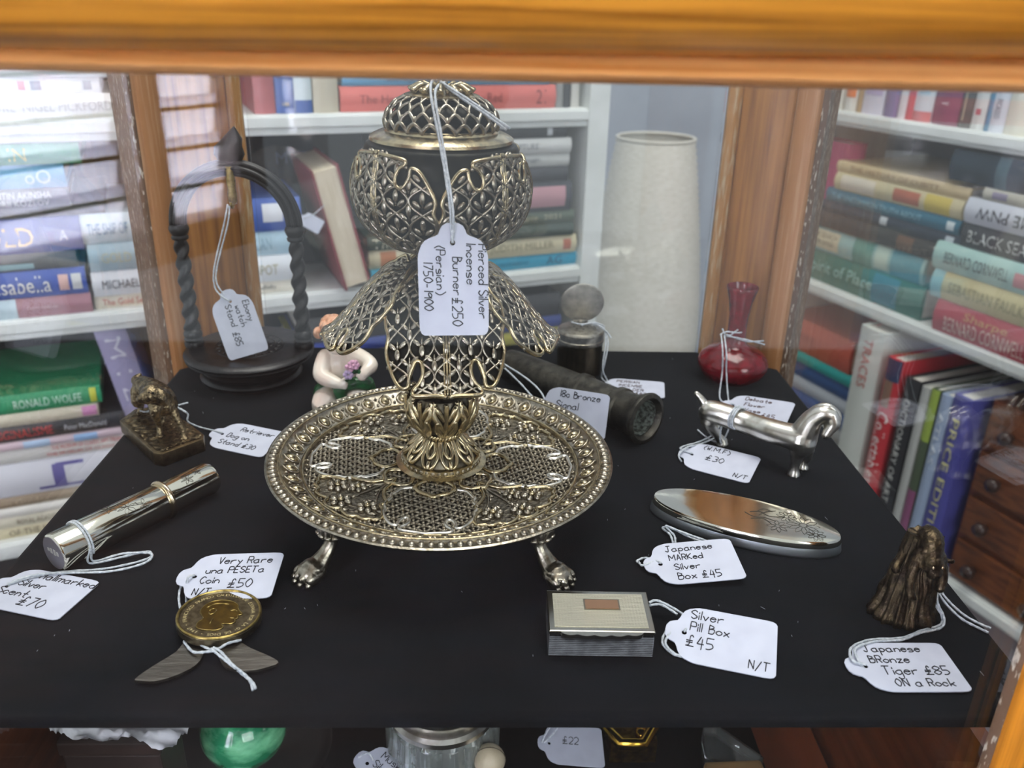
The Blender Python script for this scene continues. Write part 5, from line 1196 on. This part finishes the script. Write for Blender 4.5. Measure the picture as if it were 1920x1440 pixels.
def price_tag(label, p0, p1, lines, strings=(), side=None, pen=.00022, roll=0.0, L=TL_, Wd=TW_, ink=None, curl=.0, group='handwritten price tags', frayed=True):
    """p0 = tab end, p1 = middle of the far end; side = approximate upward direction of the writing"""
    p0, p1 = V(p0), V(p1); ex = (p1-p0).normalized(); up_ = V(side) if side is not None else V((0, 1, 0))
    ey = (up_-ex*up_.dot(ex)).normalized(); ez = ex.cross(ey)
    if roll:
        R = Matrix.Rotation(roll, 3, ex); ey = R @ ey; ez = R @ ez
    dz_ = abs(ey.z)*Wd/2
    if p0.z > -.05: p0.z += max(0, .0006+dz_-min(p0.z, p1.z))
    o = thing('price_tag', label, 'price tag', p0, group=group); M = basis(ex, ey, ez, V((0, 0, 0)))
    bend = lambda x, y, z: M @ V((x, y, z+curl*((x/L-.5)**2-.25)*L))
    out = tag_outline(L, Wd); hx, hr = L*.175, L*.024
    bm = bmesh.new()
    ov_ = [bm.verts.new((x, y, 0)) for x, y in out]; hv = [bm.verts.new((hx+hr*math.cos(2*PI*k/14), hr*math.sin(2*PI*k/14), 0)) for k in range(14)]
    es = [bm.edges.new((ov_[i], ov_[(i+1) % len(ov_)])) for i in range(len(ov_))]+[bm.edges.new((hv[i], hv[(i+1) % 14])) for i in range(14)]
    bmesh.ops.triangle_fill(bm, edges=es, use_beauty=True, normal=(0, 0, 1))
    if curl: bmesh.ops.subdivide_edges(bm, edges=bm.edges[:], cuts=2)
    bm.verts.index_update(); vs = [v.co.copy() for v in bm.verts]; fs = [tuple(v.index for v in f.verts) for f in bm.faces]
    bd_ = [(e.verts[0].index, e.verts[1].index) for e in bm.edges if e.is_boundary]; n = len(vs)
    bm.free(); tk = .00018
    m = MB(); m.add([bend(v.x, v.y, tk) for v in vs]+[bend(v.x, v.y, -tk) for v in vs], fs+[tuple(n+i for i in reversed(f)) for f in fs]+[(a, b, n+b, n+a) for a, b in bd_])
    m.build('card', CARD, o, smooth=False)
    if lines:
        wmb = MB(); write(wmb, [(t, x*L, y*Wd, s_*Wd) for t, x, y, s_ in lines], lambda x, y: bend(x, y, tk+.00004), pen)
        wmb.build('handwriting', ink or INK, o)
    if strings:
        sm_ = MB()
        hole = p0+M @ V((hx, 0, 0))
        for P in strings:
            Q = [hole+ez*.0009 if q == 'H' else (hole-ez*.0010 if q == 'h' else V(q)) for q in P]
            Q = [q-p0 for q in Q]; c = spline(Q, 6)
            rr = [.00046+.00007*math.sin(i*2.1) for i in range(len(c))]
            sm_.tube(c, rr, 7)
        sm_.build('string', COTTON, o)
    return o
def G(u, v, z=.0008): return S(u, v, z)
# burner tag, hanging from the finial
yt = BY-.0372
h0, h1_ = D(848, 417, yt), D(852, 627, yt-.006)
fz = lambda u, v, y: D(u, v, y)
price_tag('white price tag hanging on a string in front of the pierced burner bowl', h0, h1_,
 [('Pierced Silver', .19, .36, .12), ('Incense', .185, .19, .12), ('Burner', .30, -.005, .12), ('£250', .66, -.02, .13), ('(Persian)', .20, -.24, .115), ('1750-1900', .33, -.42, .115)],
 [[fz(830, 152, BY-.001), fz(812, 150, BY-.006), fz(808, 178, BY-.021), fz(826, 275, BY-.031), fz(843, 380, yt-.001), fz(846, 425, yt-.001), 'H'],
  [fz(836, 154, BY-.003), fz(822, 160, BY-.008), fz(816, 185, BY-.022), fz(832, 280, BY-.0315), fz(848, 385, yt-.0015), fz(850, 430, yt-.0015), 'h'],
  [fz(822, 142, BY-.004), fz(836, 150, BY-.006), fz(846, 147, BY-.002), fz(838, 140, BY+.002), fz(824, 143, BY+.001), fz(818, 152, BY-.006)],
  [fz(826, 153, BY-.006), fz(868, 180, BY-.016), fz(915, 212, BY-.021), fz(956, 241, BY-.024)], [fz(828, 156, BY-.006), fz(866, 184, BY-.016), fz(910, 214, BY-.021), fz(950, 244, BY-.024)]],
 side=(1, 0, 0))
# watch stand tag
wy = wc.y
price_tag('white price tag leaning on the round base of the ebony watch stand', D(424, 543, wy-.016), D(466, 662, wy-.024),
 [('Ebony', .22, .27, .13), ('watch', .26, .06, .13), ('Stand', .22, -.16, .13), ('£85', .62, -.20, .14)],
 [[D(427, 383, wy-.006), D(420, 420, wy-.010), D(402, 500, wy-.014), D(402, 535, wy-.015), D(412, 552, wy-.017), 'H'],
  [D(430, 386, wy-.006), D(427, 420, wy-.010), D(407, 500, wy-.014), D(408, 535, wy-.016), 'h']], side=(1, 0, .15))
# dog tag
price_tag('white price tag reading Retriever half hidden by the tray rim', G(397, 812, .0012), G(541, 842, .0012),
 [('Retriever', .36, .22, .13), ('Dog on', .26, -.06, .13), ('Stand £30', .24, -.32, .13)],
 [[S(338, 766, .0125), S(352, 776, .009), S(352, 790, .005), S(372, 800, .001), S(395, 806, .002), 'H'], [S(350, 774, .012), S(340, 768, .013), S(324, 758, .016)], [S(352, 755, .012), S(345, 757, .0125), S(326, 762, .016)], [S(262, 770, .010), S(275, 772, .009), S(292, 765, .013)]],
 side=(0, 1, .1))
# scent tube tag
AT = lambda a, f, h=.0004: V((pa.x, pa.y, 0))+TM @ V(((RT+h)*math.cos(va+a), (RT+h)*math.sin(va+a), TL*f))
ring_s = [AT(a*.35-1.2, .135) for a in range(9)]
price_tag('white price tag below the silver scent tube at left', G(-14, 1094), G(172, 1131),
 [('Hallmarked', .38, .30, .14), ('Silver', .25, .07, .14), ('Scent', .14, -.17, .14), ('£70', .46, -.34, .18)],
 [ring_s, [AT(a*.35-1.2, .150) for a in range(9)],
  [AT(1.2, .135), G(168, 1056, .0006), G(230, 1044, .0015), G(278, 1034, .0020), G(276, 1048, .0016), G(200, 1066, .0006), G(120, 1072, .0012), G(60, 1082, .0016), 'H'],
  [AT(1.2, .150), G(175, 1052, .0006), G(230, 1038, .0022), G(283, 1038, .0026), G(270, 1056, .0022), G(200, 1072, .0010), G(90, 1075, .0022), G(30, 1088, .002), 'h']], side=(.35, 1, 0))
# coin tag
price_tag('white price tag overlapping the top of the bronze coin penknife', S(332, 1083, .0045), S(534, 1077, .0068),
 [('Very Rare', .36, .27, .13), ('una PESETa', .27, .06, .12), ('Coin', .25, -.16, .13), ('£50', .54, -.26, .16), ('N/T', .22, -.40, .12)],
 [[S(352, 1165, .004), S(338, 1140, .0010), S(336, 1112, .0012), S(345, 1090, .0030), 'h'], [S(358, 1160, .005), S(350, 1130, .001), S(350, 1108, .0014), S(352, 1084, .0064), 'H'],
  [S(345, 1202, .0030), S(360, 1198, .0042), S(385, 1214, .0036), S(405, 1218, .004), S(428, 1206, .0045), S(452, 1200, .003)], [S(345, 1203, .003), S(362, 1222, .0035), S(388, 1222, .0036), S(404, 1220, .004)],
  [S(396, 1216, .004), S(410, 1228, .004), S(430, 1244, .0035), S(452, 1262, .0010), S(468, 1276, .0008), S(474, 1294, .0008)], [S(400, 1214, .0044), S(414, 1222, .0044), S(436, 1246, .0036), S(458, 1264, .0012), S(474, 1280, .0010), S(479, 1291, .001)]],
 side=(0, 1, .15))
# pill box tag
price_tag('white price tag beside the engine-turned pill box', S(1246, 1190, .0010), S(1461, 1232, .0010),
 [('Silver', .22, .28, .14), ('Pill Box', .22, .06, .14), ('£45', .20, -.22, .17), ('N/T', .76, -.40, .13)],
 [[S(1217, 1130, .006), S(1232, 1126, .006), S(1262, 1140, .004), S(1290, 1160, .0030), S(1280, 1170, .003)], [S(1217, 1135, .005), S(1240, 1134, .005), S(1270, 1152, .004)],
  [S(1276, 1166, .002), S(1252, 1180, .0025), S(1242, 1205, .0010), S(1262, 1226, .0008), S(1288, 1232, .0008)], [S(1285, 1166, .003), S(1256, 1188, .003), S(1248, 1208, .0016), S(1270, 1228, .001), S(1290, 1222, .0006)], [S(1272, 1170, .003), S(1290, 1172, .0025), 'H']],
 side=(.1, 1, .25), roll=0)
# oval box tag
price_tag('white price tag leaning on the long oval silver box', S(1207, 1064, .0012), S(1393, 1048, .0040),
 [('Japanese', .27, .28, .125), ('MARKed', .28, .06, .12), ('Silver', .31, -.17, .125), ('Box £45', .31, -.40, .14)],
 [[S(1200, 1056, .0008), S(1194, 1052, .0008), S(1210, 1046, .0015), S(1232, 1052, .0026), 'H'], [S(1234, 1050, .0022), S(1205, 1060, .0022), S(1198, 1054, .0014)],
  [S(1262, 1018, .0015), S(1256, 1002, .0018), S(1242, 990, .0016), S(1258, 990, .003), S(1300, 1010, .003), S(1340, 1022, .003)], [S(1266, 1018, .0015), S(1264, 1004, .0018), S(1248, 986, .004), S(1275, 996, .004), S(1335, 1018, .0036)]],
 side=(-.25, 1, .10))
# tiger tag
price_tag('white price tag in front of the bronze tiger at the right edge', S(1586, 1250, .001), S(1806, 1250, .001),
 [('Japanese', .24, .30, .13), ('BRonze', .24, .07, .13), ('Tiger £85', .31, -.17, .15), ('ON a Rock', .36, -.40, .13)],
 [[S(1752, 1098, .0095), S(1750, 1125, .008), S(1766, 1155, .003), S(1762, 1172, .0008), S(1728, 1182, .0008), S(1690, 1196, .0008), S(1630, 1200, .0012), S(1596, 1215, .0015), S(1598, 1238, .0022), 'H'],
  [S(1757, 1098, .0095), S(1758, 1130, .007), S(1770, 1158, .003), S(1764, 1177, .001), S(1724, 1187, .001), S(1690, 1200, .001), S(1640, 1203, .0014), S(1604, 1216, .0022), S(1610, 1240, .002), 'h'],
  [S(1752, 1094, .010), S(1768, 1125, .006), S(1800, 1158, .002), S(1832, 1176, .0008), S(1853, 1186, .0008)], [S(1756, 1094, .010), S(1774, 1122, .006), S(1806, 1152, .002), S(1838, 1170, .001), S(1858, 1178, .001)],
  [S(1738, 1098, .0105), S(1756, 1100, .0110), S(1764, 1086, .011)]], side=(0, 1, 0))
# horse tag
price_tag('white price tag on the velvet in front of the silver horse', S(1273, 850, .001), S(1426, 889, .001),
 [('(W.M.F)', .27, .30, .13), ('£30', .36, -.06, .16), ('N/T', .78, -.40, .12)],
 [[S(1352, 790, .010), S(1340, 812, .005), S(1312, 828, .003), S(1284, 836, .003), S(1276, 842, .003), 'H'], [S(1356, 792, .010), S(1345, 816, .005), S(1315, 832, .003), S(1290, 838, .004), S(1273, 852, .003), S(1278, 866, .0004)],
  [S(1352, 800, .012), S(1350, 822, .006), S(1352, 832, .003)], [S(1368, 800, .010), S(1362, 815, .006), S(1356, 826, .003)], [S(1308, 806, .0008), S(1322, 818, .0008), S(1340, 828, .0010), S(1352, 824, .003)]], side=(-.15, 1, .1))
loop = []
for i in range(17):
    a = 2*PI*i/16; c = D(1381, 783, (2*yB+yF)/3+.001); hx_ = (V((hf.x-hb_.x, hf.y-hb_.y, 0))).normalized(); sd = V((0, 0, 1)).cross(hx_)
    loop.append(c+V((0, 0, 1))*(.0056*math.cos(a))+sd*(.0056*math.sin(a)))
ht = bpy.data.objects['price_tag.008']; lm = MB()
for dx in (-.0009, .0003, .0013): lm.tube([p-V(ht.location)+hx_*dx for p in loop], .00050, 7)
lm.build('string_loop', COTTON, ht)
# vase tag
price_tag('white price tag behind the silver horse under the red vase', S(1352, 762, .001), S(1486, 783, .004),
 [('Delicate', .30, .30, .12), ('Flower', .32, .06, .12), ('Vase', .36, -.18, .12), ('£45', .62, -.30, .13)],
 [[D(1352, 626, .4630), D(1355, 660, .4475), D(1354, 700, .4460), S(1350, 748, .0010), 'H'], [D(1358, 628, .4630), D(1362, 662, .4475), D(1362, 700, .4460), S(1366, 750, .0010), 'h'],
  [D(1350, 628, .4630), D(1362, 622, .4620), D(1385, 624, .4625), D(1396, 620, .4680), D(1388, 614, .475)], [D(1354, 616, .4640), D(1364, 630, .4620), D(1384, 618, .4625)],
  [D(1362, 630, .4620), D(1395, 636, .4600), D(1434, 646, .4590)], [D(1362, 627, .4620), D(1400, 640, .4600), D(1432, 639, .4590)]], side=(-.1, 1, .1), ink=BINK)
# incense holder tag
price_tag('white price tag behind the signal cannon beside the incense holder', S(1124, 722, .001), S(1250, 732, .001),
 [('PERSIAN', .26, .26, .12), ('INCENSE', .30, .02, .12), ('HOLDER', .34, -.22, .12), ('£40', .55, -.42, .12)],
 [[D(1112, 612, .484), D(1128, 612, .474), D(1140, 640, .468), D(1134, 680, .462), S(1128, 708, .0008), 'H'], [D(1110, 610, .484), D(1130, 610, .474), D(1136, 640, .468), D(1130, 690, .461), S(1138, 712, .0008), 'h'],
  [D(1090, 610, .4640), D(1112, 606, .4665), D(1135, 620, .470), D(1146, 634, .468)], [D(1072, 604, .472), D(1090, 608, .4645), D(1116, 605, .4675), D(1134, 612, .471)]], side=(0, 1, 0), ink=BINK)
# signal cannon tag: propped against the barrel
price_tag('white price tag propped up against the dark signal cannon', D(1006, 762, .398), D(1148, 785, .383),
 [('18c Bronze', .30, .31, .13), ('Signal', .28, .06, .14), ('Gun', .36, -.20, .13)],
 [[D(944, 682, .445), D(985, 708, .420), D(1014, 735, .402), 'H'], [D(942, 686, .445), D(975, 718, .420), D(1000, 745, .402), 'h']], side=(-.05, .35, 1))
# ------------------------------------------------------------------ things on the lower shelf
ZB = -.16
def lowat(u, v, z): return S(u, v, z)
ob = thing('marbled_glass_orb', 'green marbled glass orb resting in the round black dish below', 'glass orb', lowat(455, 1375, ZB+.037))
oc_ = V(ob.location); R_ = .0212
oc_ = S(455, 1352, -.128); ob.location = (oc_.x, oc_.y, oc_.z)
gm_ = mat('marbled_green', '0f7a4e', .08, 0, '7fd6a0', 55, (1, 1, 2.2), .42, .66, Coat_Weight=.8, detail=8)
MB().ell((0, 0, 0), (R_, R_, R_*.92), None, 48, 28).build('orb_glass', gm_, ob)
dsh = thing('round_black_dish', 'round black dish holding the green orb on the lower shelf', 'dish', (oc_.x, oc_.y+.002, ZB))
hh = oc_.z-ZB
MB().lathe([(0, .0), (.034, 0), (.036, .002), (.034, .004), (.030, .006), (.036, .0085), (.041, .0115), (.0425, .0135), (.0408, .0142), (.036, .0125), (.026, .0088), (0, .0078)], 64).build('dish_bowl', mat('black_lacquer', '1a1818', .3), dsh, angle=.9)
ob.location.z = ZB+.0078+R_*.92+.0004
jr = S(829, 1292, -.092); jar = thing('cut_glass_jar', 'cut glass jar with a silver rim on the lower shelf', 'jar', (jr.x, jr.y, ZB))
jz = -.092-ZB
GLS = bpy.data.materials.new('cut_glass'); GLS.use_nodes = True; gb_ = GLS.node_tree.nodes['Principled BSDF']
gb_.inputs['Base Color'].default_value = (.90, .96, .93, 1); gb_.inputs['Transmission Weight'].default_value = .9; gb_.inputs['Roughness'].default_value = .02; gb_.inputs['IOR'].default_value = 1.5
def facet(a, z): return 1+.05*abs(math.sin(7*a+z*380))+.05*abs(math.sin(7*a-z*380))-.05
MB().lathe([(0, .002), (.017, 0), (.020, .002), (.0215, .008), (.0250, .018), (.0262, .030), (.0262, .045), (.0250, .054), (.0235, jz-.010), (.0215, jz-.009), (.0225, .052), (.0225, .012), (.010, .006), (0, .006)], 96, mod=lambda a, z: facet(a, z) if z > .01 and z < jz-.012 else 1).build('jar_glass', GLS, jar, smooth=False)
MB().lathe([(.0232, jz-.012), (.0258, jz-.011), (.0262, jz-.008), (.0245, jz-.0065), (.0240, jz-.003), (.0250, jz-.001), (.0252, jz), (.0236, jz+.0006), (.0228, jz-.001), (.0226, jz-.012)], 80).build('silver_rim', SILVER, jar, angle=.7)
MB().lathe([(0, jz-.0105), (.0226, jz-.0105), (.0226, jz-.0095), (0, jz-.0095)], 60).build('dark_lining', mat('jar_dark', '1c1e22', .2, .6), jar)
# tags below
price_tag('white price tag with only a price, on the lower shelf', S(1008, 1392, ZB+.030), S(1128, 1402, ZB+.026), [('£22', .38, .02, .16)],
 [[S(1016, 1392, ZB+.031), S(1022, 1378, ZB+.034), S(1036, 1352, ZB+.040), S(1030, 1335, ZB+.05)], [S(1020, 1392, ZB+.031), S(1042, 1370, ZB+.034), S(1048, 1348, ZB+.042)]], side=(0, 1, .2), L=.0330, Wd=.0215, ink=PENCIL)
price_tag('white price tag at the bottom edge in front of the cut glass jar', S(668, 1416, ZB+.040), S(742, 1472, ZB+.034), [('Musk', .26, .25, .14), ('Silver', .24, .02, .14)],
 [[S(672, 1420, ZB+.041), S(690, 1412, ZB+.044), S(700, 1425, ZB+.041)]], side=(.5, 1, .2))
for o in [o for o in bpy.data.objects if o.name in ('price_tag.012', 'price_tag.013')]: o['group'] = 'price tags on the lower shelf'
# gilt frame corner, glass prism, bead, box, tissue
fp = [S(u, v, ZB+.022) for u, v in ((1090, 1318), (1165, 1393), (1206, 1394), (1240, 1340), (1235, 1300))]
fc_ = sum(fp, V())/5; gf = thing('brass_tray', 'small angular brass tray half under the velvet shelf', 'tray', (fc_.x, fc_.y, ZB))
q = [p-fc_ for p in fp]
fm_ = MB(); fm_.prism([(p.x*.86, p.y*.86) for p in q], .014, .0165); fm_.build('tray_base', mat('dull_brass', '96742c', .3, 1.0, '5f4718', 200, lo=.4, hi=.65, bump=.5, bscale=260), gf, smooth=False)
fr_ = MB(); fr_.tube([(p.x, p.y, .0215) for p in q], .0030, 8, closed=True); fr_.tube([(p.x*.9, p.y*.9, .018) for p in q], .0022, 8, closed=True); fr_.build('tray_rim', mat('bright_brass', 'c39a3e', .2, 1.0), gf)
MB().ell((.004, -.006, .018), (.004, .004, .003)).build('boss', MATS['bright_brass'], gf)
MB().box((-.012, -.008, 0), (.012, .012, .0145)).build('tray_foot', MATS['dull_brass'], gf, smooth=False)
gp = [S(u, v, ZB+.012) for u, v in ((1318, 1358), (1345, 1362), (1434, 1424), (1410, 1462), (1322, 1420))]; gc = sum(gp, V())/5
gs_ = thing('glass_block', 'clear glass block with slanted sides on the lower shelf at right', 'glass block', (gc.x, gc.y, ZB))
MB().prism([(p.x-gc.x, p.y-gc.y) for p in gp], 0, .014).build('glass', GLS, gs_, smooth=False, bevel=.002)
bdv = S(918, 1425, -.115); bead = thing('ivory_ball', 'small cream ball on a turned foot beside the cut glass jar', 'ball', (bdv.x, bdv.y, ZB))
IV = mat('cream_ivory', 'c9bda2', .35, 0, 'b5a88c', 80)
MB().ell((0, 0, -.115-ZB), (.0072, .0072, .0076), None, 24, 14).build('ball', IV, bead)
MB().lathe([(0, 0), (.010, 0), (.011, .003), (.005, .010), (.0038, .024), (.006, -.115-ZB-.0085), (.0045, -.115-ZB-.005), (0, -.115-ZB-.004)], 24).build('turned_foot', IV, bead)
MB().tube([(.0073*math.cos(2*PI*i/40), 0, -.115-ZB+.0077*math.sin(2*PI*i/40)) for i in range(40)], .00025, 5, closed=True).build('seam', mat('seam_dark', '5a5040', .5), bead)
wb_ = [S(u, v, ZB+.016) for u, v in ((1322, 1428), (1425, 1424), (1450, 1475), (1315, 1475))]; wcn = sum(wb_, V())/4
bxo = thing('wooden_box', 'low tan wooden box at the bottom edge below the glass block', 'box', (wcn.x, wcn.y, ZB))
MB().prism([(p.x-wcn.x, p.y-wcn.y) for p in wb_], 0, .0105).build('box_body', mat('tan_wood', '9a7a4c', .45, 0, '7a5c34', 50, (.3, 2, 2)), bxo, smooth=False, bevel=.001)
MB().prism([((p.x-wcn.x)*1.02, (p.y-wcn.y)*1.02) for p in wb_], .0106, .016).build('lid', MATS['tan_wood'], bxo, smooth=False, bevel=.0015)
zpap = -.1675
tp = MB(); pz = [S(u, v, -.075) for u, v in ((72, 1325), (372, 1325), (352, 1360), (322, 1392), (228, 1384), (140, 1376), (92, 1362))]; pc = sum(pz, V())/7
tissue = thing('tissue_paper', 'crumpled white tissue paper at the left of the lower shelf', 'paper', (pc.x, pc.y, zpap))
def tis(a, b):
    top = pz[0].lerp(pz[1], a); low = (pz[6].lerp(pz[5], a/.35) if a < .35 else (pz[5].lerp(pz[4], (a-.35)/.3) if a < .65 else pz[4].lerp(pz[3], (a-.65)/.35)))
    p = top.lerp(low, b)-pc
    return V((p.x, p.y, -.077-zpap+.006*noise.noise(V((a*5, b*3, 2)))+.004*abs(noise.noise(V((a*13, b*8, 5))))))
tp.grid(tis, 40, 16); n0 = len(tp.v); tp.add([(x, y, z-.0006) for x, y, z in tp.v], [tuple(reversed(f)) for f in tp.f])
tp.build('sheet', mat('tissue', 'd2d3d8', .8), tissue)
sbx = thing('storage_box', 'dark wooden box under the crumpled white tissue paper', 'box', (pc.x, pc.y+.012, zpap-.0008)); MB().box((-.032, -.004, 0), (.010, .020, .068)).build('box_body', mat('dark_stained_wood', '2a1913', .5, 0, '1c100c', 40, (1, 1, 6)), sbx, smooth=False, bevel=.001); MB().box((-.033, -.005, .0685), (.011, .021, .076)).build('lid', MATS['dark_stained_wood'], sbx, smooth=False, bevel=.001)
wd = [S(u, v, -.165) for u, v in ((268, 1392), (318, 1396), (306, 1445), (296, 1436))]

cp_ = [BK.pt(*BK.at(u, v, -.02), -.02) for u, v in ((566, 425), (604, 446))]
price_tag('small white card hanging from the red book leaning behind the glass', cp_[0], cp_[1], [], [['H', cp_[0]+V((.012, 0, .012)), cp_[0]+V((.022, .004, .02))]], side=(0, .1, 1), L=(cp_[1]-cp_[0]).length, Wd=.014, group='small cards among the books')
